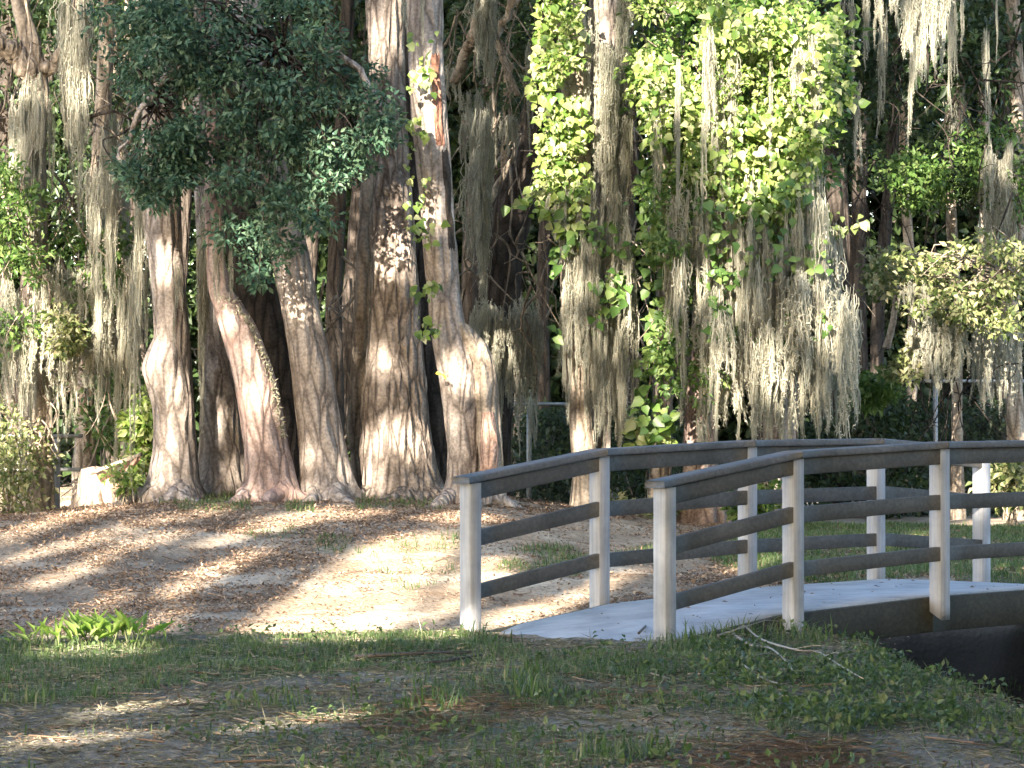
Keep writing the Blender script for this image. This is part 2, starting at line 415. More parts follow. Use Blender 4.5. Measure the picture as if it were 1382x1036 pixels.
GRASS = [  # photo outlines of the grassy ground, density
    ([(-1000, 872), (120, 866), (330, 862), (640, 856), (650, 880), (560, 900), (420, 912), (250, 925), (110, 950), (-1000, 968)], 1.0),
    ([(560, 880), (680, 868), (720, 884), (880, 882), (930, 870), (1080, 862), (1180, 872), (1250, 915), (2300, 965), (2300, 1010), (1200, 985), (1060, 990), (960, 960), (840, 955), (700, 960), (610, 950), (520, 905)], .8),
    ([(240, 960), (420, 945), (620, 960), (760, 985), (700, 1050), (300, 1050)], .35),
    ([(660, 1000), (900, 990), (900, 1050), (660, 1050)], .4),
    ([(670, 770), (690, 742), (760, 735), (800, 755), (780, 778), (720, 780)], .7),
    ([(830, 745), (900, 738), (905, 760), (830, 765)], .5),
    ([(960, 720), (1080, 708), (2300, 712), (2300, 800), (1180, 800), (1040, 782), (960, 760)], 1.0),
    ([(405, 740), (440, 722), (480, 728), (460, 748)], .5), ([(470, 745), (560, 720), (620, 718), (630, 780), (540, 800)], .16), ([(560, 735), (620, 715), (625, 740)], .4),
    ([(250, 650), (335, 650), (340, 690), (240, 690)], .5), ([(385, 655), (425, 655), (425, 692), (385, 690)], .6), ([(480, 665), (600, 665), (600, 690), (480, 690)], .35), ([(215, 665), (250, 660), (250, 682), (215, 682)], .4),
    ([(330, 722), (400, 712), (420, 722), (350, 735)], .2),
]
def grass_w(px, py, X, Y):
    g = np.zeros(np.shape(px))
    for poly, d in GRASS: g = np.maximum(g, d * inpoly(px, py, poly))
    return g * sstep(.30, .55, noise(X * 1.7 + 3, Y * 1.7, 4) * .6 + noise(X * 6, Y * 6, 9) * .4 + .12 * g)
SUNLIT_SAND = [(300, 870), (345, 835), (470, 742), (620, 712), (900, 700), (960, 760), (860, 800), (640, 850)]  # sun patch brightness painted in: paler sand, thinner litter inside this outline
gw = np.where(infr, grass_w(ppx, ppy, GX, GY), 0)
sw = np.where(infr & (GY > 17.5) & (GY < 37), .55 + .45 * inpoly(ppx, ppy, SUNLIT_SAND), 0)
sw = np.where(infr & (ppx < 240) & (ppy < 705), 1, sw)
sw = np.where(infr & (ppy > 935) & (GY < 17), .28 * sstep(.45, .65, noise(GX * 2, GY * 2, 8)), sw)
def blur(a, k=2):
    for _ in range(k):
        a = (a + np.roll(a, 1, 0) + np.roll(a, -1, 0) + np.roll(a, 1, 1) + np.roll(a, -1, 1)) / 5
    return a
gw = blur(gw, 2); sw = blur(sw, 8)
_t = (GX - B0[0]) * AX[0] + (GY - B0[1]) * AX[1]; _n = (GX - B0[0]) * NX[0] + (GY - B0[1]) * NX[1]
DITCH_SHADE = blur(((_t < 6) & (GX > 1.2) & (_n < 2.0) & (GZ < -.2)).astype(float), 3)  # shade under the bridge, painted into the ditch soil as a dark tone
nx_, ny_ = len(gx), len(gy)
ii = (np.arange(ny_ - 1)[:, None] * nx_ + np.arange(nx_ - 1)[None]).ravel()
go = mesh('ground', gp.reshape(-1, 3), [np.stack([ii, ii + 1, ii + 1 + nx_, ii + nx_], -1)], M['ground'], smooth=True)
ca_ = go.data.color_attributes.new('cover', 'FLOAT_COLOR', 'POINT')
ca_.data.foreach_set('color', np.stack([gw * .75, sw * (1 - DITCH_SHADE), DITCH_SHADE, 0 * gw + 1], -1).astype(np.float32).ravel())
tag(go, kind='structure')

def in_ditch(X, Y):
    t = (X - B0[0]) * AX[0] + (Y - B0[1]) * AX[1]; n = (X - B0[0]) * NX[0] + (Y - B0[1]) * NX[1]
    return (t < 6) & (n < 1.9) & (ground(X, Y) < -.18)
def gz(x, y): return float(ground(np.array([x]), np.array([y]))[0])
def gray(px, py):
    """ground point seen at a photo position"""
    Ys = np.arange(9.5, 60, .02); P = at(np.full_like(Ys, px), np.full_like(Ys, py), Ys)
    h = P[:, 2] - ground(P[:, 0], P[:, 1]); k = np.argmax(h < 0) if (h < 0).any() else len(Ys) - 1
    q = P[k].copy(); q[2] = ground(q[0], q[1]); return q

# ------------------------------------------------------------------ footbridge
DH = [.018, .042]
TP = [0.0, 1.09, 2.46, 3.77, 4.94]
def deck_z(t): return np.interp(t, [-.6, 0, 1.09, 2.46, 3.77, 4.94, 6.2], [-.075, -.02, .10, .145, .15, .075, -.02])
def bp(t, n, z): return np.array([B0[0] + AX[0] * t + NX[0] * n, B0[1] + AX[1] * t + NX[1] * n, z])
W_ = 1.52
br = empty('footbridge', bp(2.46, .76, 0))
tag(br, 'low arched footbridge with weathered grey post and rail sides over the ditch', 'bridge')
# deck
ts = [-.2, .3, .7, 1.09, 1.5, 2.0, 2.46, 3.1, 3.77, 4.3, 4.94, 5.6, 6.2]
mb = MB(); V = []
for t in ts:
    z = float(deck_z(t)); dt = .3 if t == -.2 else 0
    for n_, dz in ((.10, 0), (.42, .004), (.76, .006), (1.1, .004), (1.42, 0)):
        V.append(bp(t + dt * n_ / 1.46 if t < 0 else t, n_, z + dz))
    for n_ in (1.42, .10): V.append(bp(t + (dt * n_ / 1.46 if t < 0 else 0), n_, z - .05))
q = []
for k in range(len(ts) - 1):
    for i in range(7): q.append([k * 7 + i, k * 7 + (i + 1) % 7, (k + 1) * 7 + (i + 1) % 7, (k + 1) * 7 + i])
mb.add(V, q).add(V[:7], q=[[0, 6, 5, 4]], t=[[0, 4, 2]])
mb.build('deck', M['deck'], br)
# fascia beams
for n_ in (.0725, 1.4475):
    mb = MB()
    for t0, t1 in ((.05, 1.09), (1.09, 2.46), (2.46, 3.77), (3.77, 4.94), (4.94, 6.0)):
        beam(mb, bp(t0, n_, float(deck_z(t0)) - .112), bp(t1, n_, float(deck_z(t1)) - .112), .045, .21)
    mb.build('side_beam', M['fascia'], br)
for n_, side in ((0.0, 'near'), (W_, 'far')):
    tt = list(TP)
    for i, t in enumerate(tt):
        z = float(deck_z(t)); top = z + .845 + DH[min(i, 1)]
        zb = min(z - .24, gz(*bp(t, n_, 0)[:2]) - .1) if i in (0, 1) else z - (.14 if i < 4 else .22)
        mb = MB(); post_box(mb, bp(t, n_, 0), zb, top, .09, cut=.05 if i in (2, 3, 4) else 0)
        p = mb.build('post', M['post'], br)
    for i in range(len(tt) - 1):
        t0, t1 = tt[i], tt[i + 1]; z0, z1 = float(deck_z(t0)), float(deck_z(t1))
        off = -.022
        for nm, hz, hh in (('upper_rail', .80, .095), ('middle_rail', .525, .09), ('lower_rail', .215, .085)):
            mb = MB(); beam(mb, bp(t0 + .046, n_ + off, z0 + hz + DH[min(i, 1)]), bp(t1 - .046, n_ + off, z1 + hz + DH[1]), .038, hh)
            mb.build(nm, M['rail'], br)
        e0 = .08 if i == 0 else 0.0
        s_ = (z1 - z0) / (t1 - t0)
        mb = MB(); beam(mb, bp(t0 - e0, n_, z0 - e0 * s_ + .868 + DH[min(i, 1)]), bp(t1 - (.002 if i < 3 else -.08), n_, z1 + .868 + DH[1]), .145, .040, .005)
        mb.build('handrail', M['cap'], br)

# ------------------------------------------------------------------ tree building
def trunk_rows(rows, D, ztop=None, depth_top=None):
    """photo rows (y, left, right) from bottom to top -> centre line and radius every 4 cm"""
    rows = sorted(rows, key=lambda r: -r[0])
    y = np.array([r[0] for r in rows], float); xl = np.array([r[1] for r in rows], float); xr = np.array([r[2] for r in rows], float)
    P = at((xl + xr) / 2, y, D); rr = (xr - xl) / 2 * D / F
    z = P[:, 2]; x = P[:, 0]
    if ztop and ztop > z[-1]:
        sl = (x[-1] - x[-2]) / max(z[-1] - z[-2], .3)
        z = np.append(z, [z[-1] + (ztop - z[-1]) * .5, ztop]); x = np.append(x, [x[-1] + sl * .6 * (ztop - z[-3]) * .5, x[-1] + sl * .5 * (ztop - z[-3])])
        rr = np.append(rr, [rr[-1] * .85, rr[-1] * .5])
    g = gz(x[0], D) - .25
    zz = np.arange(min(g, z[0]), z[-1], .035)
    X = np.interp(zz, z, x); Rr = np.interp(zz, z, rr)
    for _ in range(2):
        X[1:-1] = (X[:-2] + X[1:-1] * 2 + X[2:]) / 4; Rr[1:-1] = (Rr[:-2] + Rr[1:-1] * 2 + Rr[2:]) / 4
    Yd = np.full_like(zz, D)
    return np.stack([X, Yd, zz], -1), Rr

def trunk_surface(Pc, Rr, seed, rid=.05, seg=88, lump=.10, flare=.25):
    a = np.linspace(0, 2 * math.pi, seg, endpoint=False)
    A, Z = np.meshgrid(a, Pc[:, 2]); RR = Rr[:, None] * np.ones(seg)
    cx, sx = np.cos(A), np.sin(A)
    k = RR * 17
    rn = noise(cx * k + seed, sx * k + 7, Z * 4.2 + seed); ridge = 1 - 2 * np.abs(rn - .5)
    low = noise(cx * 1.4 + seed * 3, sx * 1.4, Z * 1.1) - .5
    fine = noise(cx * k * 3 + seed, sx * k * 3, Z * 7) - .5
    f = 1 + lump * low + rid * (np.minimum(ridge, .8) - .6) * .45 / np.maximum(RR, .08) + rid * .7 * fine
    z0 = Pc[0, 2] + .25
    fl = np.exp(-np.maximum(Z - z0, 0) / .22) * flare
    f = f * (1 + fl * (.55 + .45 * np.cos(A * 4 + seed * 2.1 + low * 5)))
    rr = RR * f
    return np.stack([Pc[:, None, 0] + rr * cx, Pc[:, None, 1] + rr * sx, Z], -1)

def trunk_mesh(name, rows, D, mat, root, ztop=None, seed=1.0, rid=.05, lump=.10, flare=.25, seg=88):
    Pc, Rr = trunk_rows(rows, D, ztop)
    S = trunk_surface(Pc, Rr, seed, rid, seg, lump, flare); n = len(Pc)
    i = np.arange(n - 1)[:, None] * seg; j = np.arange(seg)[None]
    q = np.stack([i + j, i + (j + 1) % seg, i + seg + (j + 1) % seg, i + seg + j], -1).reshape(-1, 4)
    V = np.concatenate([S.reshape(-1, 3), Pc[-1:] + [0, 0, .03]])
    k = np.arange(seg); t = np.stack([np.full(seg, n * seg), (n - 1) * seg + k, (n - 1) * seg + (k + 1) % seg], -1)
    o = mesh(name, V, [q, t], mat, root, smooth=True)
    return o, Pc, Rr, S

def limb(root, P, r0, r1, mat, name='limb', n=26, seg=9, wob=.0):
    Q = curve_pts(P, n)
    if wob: Q = Q + np.stack([noise(np.arange(n) * .6 + i * 9 + r0 * 99, 1.5) - .5 for i in range(3)], -1) * wob
    mb = MB(); tube(mb, Q, np.linspace(r0, r1, n), seg, rough=.12); return mb.build(name, mat, root, smooth=True)

def crown_up(root, c, rx, rz, nclump, mat, L=.13, W=.07, per=34, cr=.5, name='crown'):
    o = rdir(nclump); r = R.random(nclump) ** .5
    cc = np.asarray(c) + o * r[:, None] * np.array([rx, rx, rz])
    mb = MB(); clump_leaves(mb, cc, per, cr, cr * .6, L, W, .2)
    return mb.build(name, mat, root)

# ---- spanish moss: shared clump meshes
def moss_proto(kind, seed):
    rg = np.random.default_rng(seed); mb = MB()
    nb, sprd, w0 = {'column': (5, .22, .30), 'fan': (10, .62, .15), 'wisp': (5, .38, .15)}[kind]
    for b in range(nb):
        c0 = rg.normal(size=2) * sprd * np.array([1, .6]) * .55
        bl = 1.0 if b == 0 else rg.uniform(.28, .95) ** (.7 if kind == 'column' else 1.2)
        zt = -rg.uniform(0, .16) * (kind != 'column'); m0 = 26
        sp_xy = np.cumsum(rg.normal(size=(m0, 2)) * .022, 0) + c0; sp_z = zt - np.linspace(0, bl, m0)
        wb = w0 * rg.uniform(.6, 1.3); ns = int(40 * bl * (1.5 if kind == 'column' else 1.0)) + 8
        lump = .55 + .9 * rg.random(m0)
        for s_ in range(ns):
            t0 = rg.random() ** 1.1 * .86; L = rg.uniform(.18, .50) * min(1, .6 / bl); t1 = min(t0 + L, 1.0); m = 8
            t = np.linspace(t0, t1, m); k = t * (m0 - 1)
            ax_ = np.stack([np.interp(k, np.arange(m0), sp_xy[:, i]) for i in (0, 1)], -1)
            wd_ = wb * (1 - t) ** .55 * np.interp(k, np.arange(m0), lump)
            off = rg.normal(size=2) * .55; fl = np.linspace(.55, 1.15, m)
            xy = ax_ + off * wd_[:, None] * fl[:, None] + np.cumsum(rg.normal(size=(m, 2)) * .013, 0)
            z = np.interp(k, np.arange(m0), sp_z) - np.linspace(0, .05, m) + rg.normal(size=m) * .006
            P = np.concatenate([xy, z[:, None]], 1); a = rg.uniform(0, math.pi)
            wv = np.array([math.cos(a), math.sin(a), 0]) * rg.uniform(.008, .024); w = (1 - np.linspace(0, 1, m) ** 2 * .8)[:, None]
            V = np.concatenate([P - wv * w, P + wv * w]); i = np.arange(m - 1)
            mb.add(V, np.stack([i, i + 1, i + 1 + m, i + m], -1))
            for h in range(2):
                q = rg.integers(1, m); p = P[q]; d = unit(np.array([rg.normal(), rg.normal(), 0])) * rg.uniform(.05, .13); e = np.array([0, 0, .0045]); dz = rg.uniform(-.07, .02)
                mb.add([p - e, p + e, p + d * .6 + e + [0, 0, .3 * dz + .01], p + d * .6 - e + [0, 0, .3 * dz + .01], p + d + [0, 0, dz]], q=[[0, 3, 2, 1]], t=[[3, 4, 2]])
    me = mb.build('hanging_moss', M['moss']); d = me.data; bpy.data.objects.remove(me); return d
MOSS = {k: [moss_proto(k, 10 * i + j) for j in range(6)] for i, k in enumerate(('column', 'fan', 'wisp'))}
def moss(root, px, py, length, width, D, kind='wisp', tilt=0.0):
    p = at(px, py, D); o = bpy.data.objects.new('hanging_moss', random.choice(MOSS[kind])); C.objects.link(o); o.parent = root
    o.location = Vector(p) - root.location; k = D / F
    w = width * k * 1.25; o.scale = (w, w * random.uniform(.7, 1), length * k); o.rotation_euler = (0, tilt, random.uniform(0, 6.28)); return o
def moss_area(root, poly, n, lmin, lmax, wmin, wmax, D0, D1, kind=None, ymax=None):
    for x, y in pts_in(poly, n):
        L = random.uniform(lmin, lmax)
        if ymax: L = min(L, max(ymax + random.uniform(-150, 25) - y, 40))
        moss(root, x, y, L, random.uniform(wmin, wmax), random.uniform(D0, D1), kind or random.choice(['wisp', 'wisp', 'fan', 'column']), random.uniform(-.05, .05))

def poly_foliage(root, poly, D0, D1, nclump, per, cr, L, W, mat, name='foliage', hole=.42, hs=2.2, droopy=.2, face=(0, -.5, .8), twigs=0, anchor=None, tmat='bark'):
    q = pts_in(poly, nclump * 2); D = R.uniform(D0, D1, len(q)); P = at(q[:, 0], q[:, 1], D)
    keep = noise(P[:, 0] * hs + D0, P[:, 2] * hs, 3.3) > hole
    P = P[keep][:nclump]
    mb = MB(); clump_leaves(mb, P, per, cr, cr * .62, L, W, droopy, face)
    o = mb.build(name, M[mat], root)
    if twigs:
        mb = MB(); a = np.asarray(anchor)
        for p in P[:twigs]:
            d_ = p - a; k1, k2 = a + d_ * .35 + R.normal(size=3) * .16 + [0, 0, .12], a + d_ * .7 + R.normal(size=3) * .12 + [0, 0, .06]
            tube(mb, curve_pts([a + R.normal(size=3) * .05, k1, k2, p], 14), np.linspace(.013, .003, 14), 5)
        mb.build('twigs', M[tmat], root)
    return P

def tree(name, base_px, base_py, D, label, cat='tree', group=None):
    p = at(base_px, base_py, D); p[2] = gz(p[0], D)
    return tag(empty(name, p), label, cat, group)

def vine_leaves(root, poly, D, n, L, name='vine', mat='ivy', depth=.35, hole=.3, hs=3.0):
    q = pts_in(poly, n * 2); d = D - R.random(len(q)) ** 1.5 * depth; P = at(q[:, 0], q[:, 1], d)
    keep = noise(P[:, 0] * hs + D, P[:, 2] * hs, 1.7) > hole; P = P[keep][:n]; m = len(P)
    Dd = np.stack([R.normal(size=m) * .6, -R.random(m) * .7, -.55 + R.normal(size=m) * .5], -1)
    Nn = np.stack([R.normal(size=m) * .5 - .1, -.9 + R.normal(size=m) * .3, .55 + R.normal(size=m) * .4], -1)
    k = R.uniform(.3, 1.2, m) ** 1.0; mb = MB(); broad_leaves(mb, P, Dd, Nn, L * k, L * .85 * k)
    return mb.build(name, M[mat], root)

# ---- the oak cluster on the mound
t1 = tree('oak_tree', 232, 668, 28.0, 'grey oak trunk with a bulging burl on its sunlit left edge')
trunk_mesh('trunk', [(668, 184, 274), (650, 200, 268), (600, 207, 265), (550, 206, 262), (520, 198, 260), (498, 191, 259), (480, 196, 258), (455, 209, 257), (400, 206, 251), (345, 200, 246), (300, 192, 245), (200, 190, 240), (60, 196, 238), (-60, 200, 238)], 28.0, M['bark'], t1, 9.5, 1.3)
limb(t1, [at(215, 20, 28), at(120, -120, 28.5), at(20, -300, 29)], .13, .05, M['bark'], wob=.15)
crown_up(t1, at(170, -330, 29.6), 2.3, 1.2, 150, M['oak'])

t2 = tree('oak_tree', 298, 664, 28.7, 'narrow grey trunk with sunlit base, between the burl oak and leaning reddish one')
trunk_mesh('trunk', [(664, 258, 336), (640, 266, 333), (600, 271, 328), (550, 270, 322), (500, 269, 314), (450, 269, 300), (400, 268, 293), (345, 267, 289), (250, 262, 283), (100, 260, 280), (-60, 262, 280)], 28.7, M['bark'], t2, 9.0, 2.7)
crown_up(t2, at(300, -380, 30.2), 2.0, 1.1, 110, M['oak'])

t3 = tree('oak_tree', 364, 680, 27.7, 'reddish leaning oak trunk bending left at the top with mossy bark along its right edge')
_, P3, R3, S3 = trunk_mesh('trunk', [(684, 318, 412), (670, 327, 404), (640, 332, 398), (600, 329, 389), (560, 323, 382), (520, 317, 375), (480, 307, 362), (440, 295, 346), (410, 285, 327), (390, 281, 312), (345, 278, 303), (250, 276, 298), (100, 280, 298), (-60, 285, 300)], 27.7, M['barkred'], t3, 9.0, 4.1)
def bark_patch(root, name, S, Rr, a0, a1, k0, k1, mat, proud=.012, seed=0.0):
    seg = S.shape[1]; a = np.arange(int(a0 / (2 * math.pi) * seg), int(a1 / (2 * math.pi) * seg) + 1)
    k = np.arange(k0, k1, 1); G = S[k][:, a % seg]; c = S[k].mean(1, keepdims=True); d = unit(G - c)
    na, nk = len(a), len(k)
    ed = np.minimum(np.linspace(0, 1, na), 1 - np.linspace(0, 1, na))[None] * 2; ek = np.minimum(np.linspace(0, 1, nk), 1 - np.linspace(0, 1, nk))[:, None] * 4
    h = np.clip(np.minimum(ed, ek) * 2.2 - .8 * noise(np.arange(na)[None] * .9 + seed, k[:, None] * .22), -1, 1)
    G = G + d * (np.minimum(h, .5) * proud * 2)[..., None]
    i = (np.arange(nk - 1)[:, None] * na + np.arange(na - 1)[None]).ravel()
    return mesh(name, G.reshape(-1, 3), [np.stack([i, i + 1, i + 1 + na, i + na], -1)], mat, root, smooth=True)
crown_up(t3, at(330, -420, 29.8), 1.8, 1.0, 90, M['oak'])
# moss growing up the right edge of the leaning trunk
ys = R.uniform(400, 590, 700); xr = np.interp(ys, [400, 440, 480, 520, 560, 590], [318, 342, 360, 373, 381, 386]) - R.random(700) ** 1.8 * 26
pm = at(xr, ys, 27.7 - .08 - .12 * (1 - np.clip((np.interp(ys, [400, 590], [322, 388]) - xr) / 30, 0, 1)) * 0)
mb = MB(); leaves(mb, pm + [0, -.06, 0], rdir(700, -.5), rdir(700) + [0, -1, 0], R.uniform(.02, .05, 700), .015); mb.build('bark_moss', M['thatch'], t3)

t3b = tree('oak_tree', 400, 660, 28.5, 'dark shaded trunk standing in the gap behind the leaning reddish oak')
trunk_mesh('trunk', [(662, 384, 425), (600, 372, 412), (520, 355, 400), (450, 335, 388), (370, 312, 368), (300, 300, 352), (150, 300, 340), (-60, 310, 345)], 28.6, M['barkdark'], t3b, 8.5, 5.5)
crown_up(t3b, at(360, -420, 30.2), 1.6, 1.0, 70, M['oak'])

t4 = tree('oak_tree', 440, 678, 27.8, 'smooth grey oak trunk with a sunlit upper bend, right of the leaning reddish one')
trunk_mesh('trunk', [(682, 398, 490), (665, 403, 480), (640, 407, 474), (600, 405, 466), (550, 399, 456), (500, 394, 447), (450, 387, 437), (390, 374, 425), (345, 365, 418), (300, 352, 406), (200, 325, 380), (100, 310, 362), (-60, 300, 345)], 27.8, M['bark'], t4, 9.5, 6.2)
limb(t4, [at(330, 120, 27.8), at(400, 60, 27.2), at(480, 90, 26.9), at(520, 160, 26.8)], .06, .015, M['bark'], wob=.1)
limb(t4, [at(340, 150, 27.8), at(270, 90, 27.2), at(200, 130, 26.9), at(160, 220, 26.8)], .06, .015, M['bark'], wob=.1)
crown_up(t4, at(360, -330, 29.2), 2.2, 1.2, 150, M['oak'])
OAKL = [(148, -30), (262, -30), (285, 60), (300, -30), (415, -30), (462, 70), (500, 95), (532, 165), (522, 215), (494, 228), (460, 246), (440, 305), (398, 325), (352, 385), (332, 372), (304, 335), (292, 280), (292, 200), (300, 150), (262, 95), (190, 130), (128, 70)]
poly_foliage(t4, OAKL, 26.4, 27.3, 235, 52, .18, .062, .030, 'oak', 'leafy_branch', .34, 2.4, .15, twigs=60, anchor=at(380, 70, 27.2), tmat='barkdark')
poly_foliage(t4, [(160, 200), (262, 150), (285, 200), (292, 250), (250, 245), (222, 282), (172, 272)], 26.6, 27.2, 60, 52, .16, .062, .030, 'oak', 'leafy_branch', .25, 2.0, .15, twigs=20, anchor=at(210, 140, 27), tmat='barkdark')
poly_foliage(t4, [(120, 0), (300, 0), (310, 100), (250, 150), (170, 120)], 26.8, 27.4, 46, 52, .18, .062, .030, 'oak', 'leafy_branch', .40, 2.0, .15)

t5 = tree('oak_tree', 545, 672, 28.2, 'widest oak trunk with deeply furrowed bark in the middle of the trunk cluster')
trunk_mesh('trunk', [(676, 480, 604), (662, 493, 598), (640, 490, 591), (600, 488, 584), (550, 488, 578), (500, 493, 572), (450, 498, 567), (400, 501, 565), (345, 500, 562), (280, 503, 557), (230, 505, 552), (120, 500, 546), (0, 495, 545), (-80, 493, 543)], 28.2, M['barkrough'], t5, 10.5, 7.7, rid=.10)
trunk_mesh('stem', [(690, 478, 500), (640, 476, 498), (580, 468, 490), (500, 473, 496), (430, 477, 499), (345, 481, 502), (240, 487, 505), (120, 490, 508)], 28.6, M['barktan'], t5, None, 8.2, seg=32)
limb(t5, [at(520, -60, 28.2), at(600, -160, 28.8), at(700, -300, 29.5)], .15, .05, M['barkrough'], wob=.15)
crown_up(t5, at(560, -420, 30), 2.5, 1.3, 170, M['oak'])

t5b = tree('oak_tree', 600, 662, 28.9, 'dark narrow trunk in the shadow right behind the widest furrowed oak')
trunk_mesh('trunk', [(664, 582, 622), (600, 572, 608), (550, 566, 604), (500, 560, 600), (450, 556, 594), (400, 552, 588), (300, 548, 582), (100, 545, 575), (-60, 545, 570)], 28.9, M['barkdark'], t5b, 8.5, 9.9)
crown_up(t5b, at(640, -420, 31), 1.6, 1.0, 70, M['oak'])

t6 = tree('oak_tree', 624, 684, 27.6, 'tall oak trunk with bare red scar up high and swollen split stem at right')
_, P6, R6, S6 = trunk_mesh('trunk', [(690, 598, 656), (680, 600, 650), (640, 606, 648), (600, 604, 647), (560, 600, 646), (520, 595, 645), (490, 590, 645), (470, 586, 638), (430, 580, 626), (400, 578, 621), (345, 573, 617), (300, 570, 613), (260, 567, 610), (200, 560, 606), (120, 553, 600), (60, 551, 598), (0, 548, 597), (-80, 545, 594)], 27.6, M['bark'], t6, 10.5, 11.1)
trunk_mesh('split_stem', [(700, 642, 686), (690, 645, 684), (640, 646, 681), (600, 645, 679), (550, 643, 675), (500, 638, 670), (470, 626, 662), (452, 618, 648), (440, 614, 634), (430, 612, 622)], 27.55, M['barktan'], t6, None, 12.4, seg=40, lump=.25)
zi = lambda py: int(np.argmin(np.abs(P6[:, 2] - at(0, py, 27.6)[2])))
bark_patch(t6, 'exposed_wood', S6, R6, rad(285), rad(325), zi(205), zi(62), M['bareswood'], .014, 2)
bark_patch(t6, 'exposed_wood', S6, R6, rad(300), rad(345), zi(345), zi(190), M['barkdark'], .010, 5)
mb = MB(); tube(mb, at([658, 660, 661, 660, 659], [556, 585, 610, 636, 660], 27.42), [.05, .075, .08, .075, .04], 12, rough=.3); mb.build('exposed_wood', M['pinkwood'], t6, smooth=True)
for (a, b, c, d, n) in ((555, 40, 590, 130, 22), (548, 90, 575, 120, 10), (546, 150, 580, 330, 55), (560, 300, 600, 330, 14), (558, 380, 590, 405, 24), (560, 425, 592, 455, 26)):
    vine_leaves(t6, [(a, b), (c, b), (c, d), (a, d)], 27.25, n, .085, depth=.12, hole=.0)
mb = MB(); broad_leaves(mb, [at(588, 503, 27.25), at(598, 505, 27.25)], [[1, -.3, -.2], [.5, -.3, -.9]], [[0.2, -.8, .5], [-.3, -1, .2]], [.075, .05], [.045, .03]); mb.build('yellow_leaf', M['yellow'], t6)
limb(t6, [at(570, -60, 27.6), at(500, -200, 28.2), at(420, -330, 29)], .13, .05, M['bark'], wob=.15)
crown_up(t6, at(590, -360, 29.4), 2.3, 1.2, 150, M['oak'])

def roots(root, x, D, R0, specs, mat):
    for a, L in specs:
        d = np.array([math.cos(a), math.sin(a)]); c = np.array([x, D]); P = []
        for t in np.linspace(0, 1, 8):
            q_ = c + d * (R0 * .55 + L * t) + np.array([-d[1], d[0]]) * .10 * math.sin(t * 4 + a * 3); P.append([q_[0], q_[1], gz(q_[0], q_[1]) + .13 * (1 - t) ** 2.2 - .02 - .03 * t])
        mb = MB(); tube(mb, curve_pts(P, 20), np.linspace(.10, .03, 20), 9, rough=.25); mb.build('root', mat, root, smooth=True)
for r_, px, D, R0, sp_, m_ in ((t1, 232, 28.0, .26, ((3.6, .7), (4.6, .5), (5.4, .5)), 'bark'), (t3, 364, 27.7, .27, ((3.9, .6), (4.9, .45), (5.8, .5)), 'barkred'), (t4, 444, 27.8, .27, ((4.1, .5), (5.2, .7)), 'bark'), (t5, 545, 28.2, .36, ((3.7, .6), (4.4, .6), (5.0, .5), (5.7, .7)), 'barkrough'), (t6, 640, 27.6, .26, ((3.8, .6), (4.7, .5), (5.9, .4)), 'bark')):
    roots(r_, float(at(px, 680, D)[0]), D, R0, sp_, M[m_])

# ---- moss and vine covered trees to the right of the cluster
t7 = tree('vine_covered_tree', 788, 690, 29.5, 'slim trunk with bright vine leaves above and grey moss below, behind the far rail')
trunk_mesh('trunk', [(694, 766, 814), (680, 771, 807), (620, 772, 804), (560, 768, 800), (480, 761, 796), (400, 757, 798), (300, 757, 795), (200, 760, 798), (100, 757, 795), (0, 750, 790), (-80, 748, 786)], 29.5, M['barktan'], t7, 9.5, 13.3, seg=40)
trunk_mesh('stem', [(640, 800, 822), (500, 802, 828), (400, 803, 830), (300, 806, 832), (200, 800, 832), (100, 792, 828), (0, 795, 835), (-80, 797, 836)], 29.9, M['bark'], t7, None, 14.2, seg=32)
crown_up(t7, at(800, -400, 31.2), 2.2, 1.1, 140, M['midleaf'])
vine_leaves(t7, [(735, -20), (782, -20), (790, 60), (800, 190), (795, 290), (775, 330), (735, 300), (718, 262), (725, 190), (712, 110), (722, 40)], 29.25, 800, .095, hole=.38)
poly_foliage(t7, [(735, -20), (772, -20), (785, 300), (745, 310), (735, 200)], 28.8, 29.2, 26, 40, .13, .06, .034, 'ivy', 'vine_sprays', .4)
vine_leaves(t7, [(690, 262), (745, 225), (790, 250), (790, 330), (740, 300), (680, 280)], 29.2, 100, .105, hole=.3)
vine_leaves(t7, [(745, 330), (800, 280), (860, 330), (850, 400), (800, 450), (750, 470), (742, 400)], 29.2, 200, .10, mat='midleaf', hole=.36)
moss_area(t7, [(755, 230), (850, 230), (850, 420), (760, 420)], 44, 80, 220, 14, 34, 29.0, 29.5, ymax=600)
moss_area(t7, [(785, -20), (850, -20), (850, 150), (790, 150)], 22, 80, 200, 14, 30, 29.2, 29.8)
moss_area(t7, [(805, 430), (850, 430), (850, 480), (805, 480)], 8, 80, 130, 14, 26, 29.0, 29.4, 'column')

t8 = tree('moss_draped_tree', 945, 690, 30.0, 'huge tree hung with long grey moss and sunlit vine leaves behind the bridge')
trunk_mesh('trunk', [(700, 912, 985), (640, 922, 968), (560, 925, 968), (480, 930, 972), (400, 935, 985), (200, 958, 1020), (0, 988, 1052), (-80, 1000, 1060)], 30.2, M['barkred'], t8, 10, 15.1)
trunk_mesh('stem', [(700, 1020, 1078), (600, 1030, 1076), (450, 1036, 1080), (300, 1045, 1085), (150, 1050, 1088), (0, 1058, 1092), (-80, 1062, 1094)], 30.6, M['bark'], t8, 9, 16.8)
trunk_mesh('stem', [(700, 872, 905), (560, 880, 908), (400, 886, 912), (200, 892, 920), (0, 896, 925), (-80, 897, 925)], 30.5, M['bark'], t8, 9, 17.3, seg=32)
crown_up(t8, at(980, -400, 31.5), 3.0, 1.4, 230, M['midleaf'], per=40)
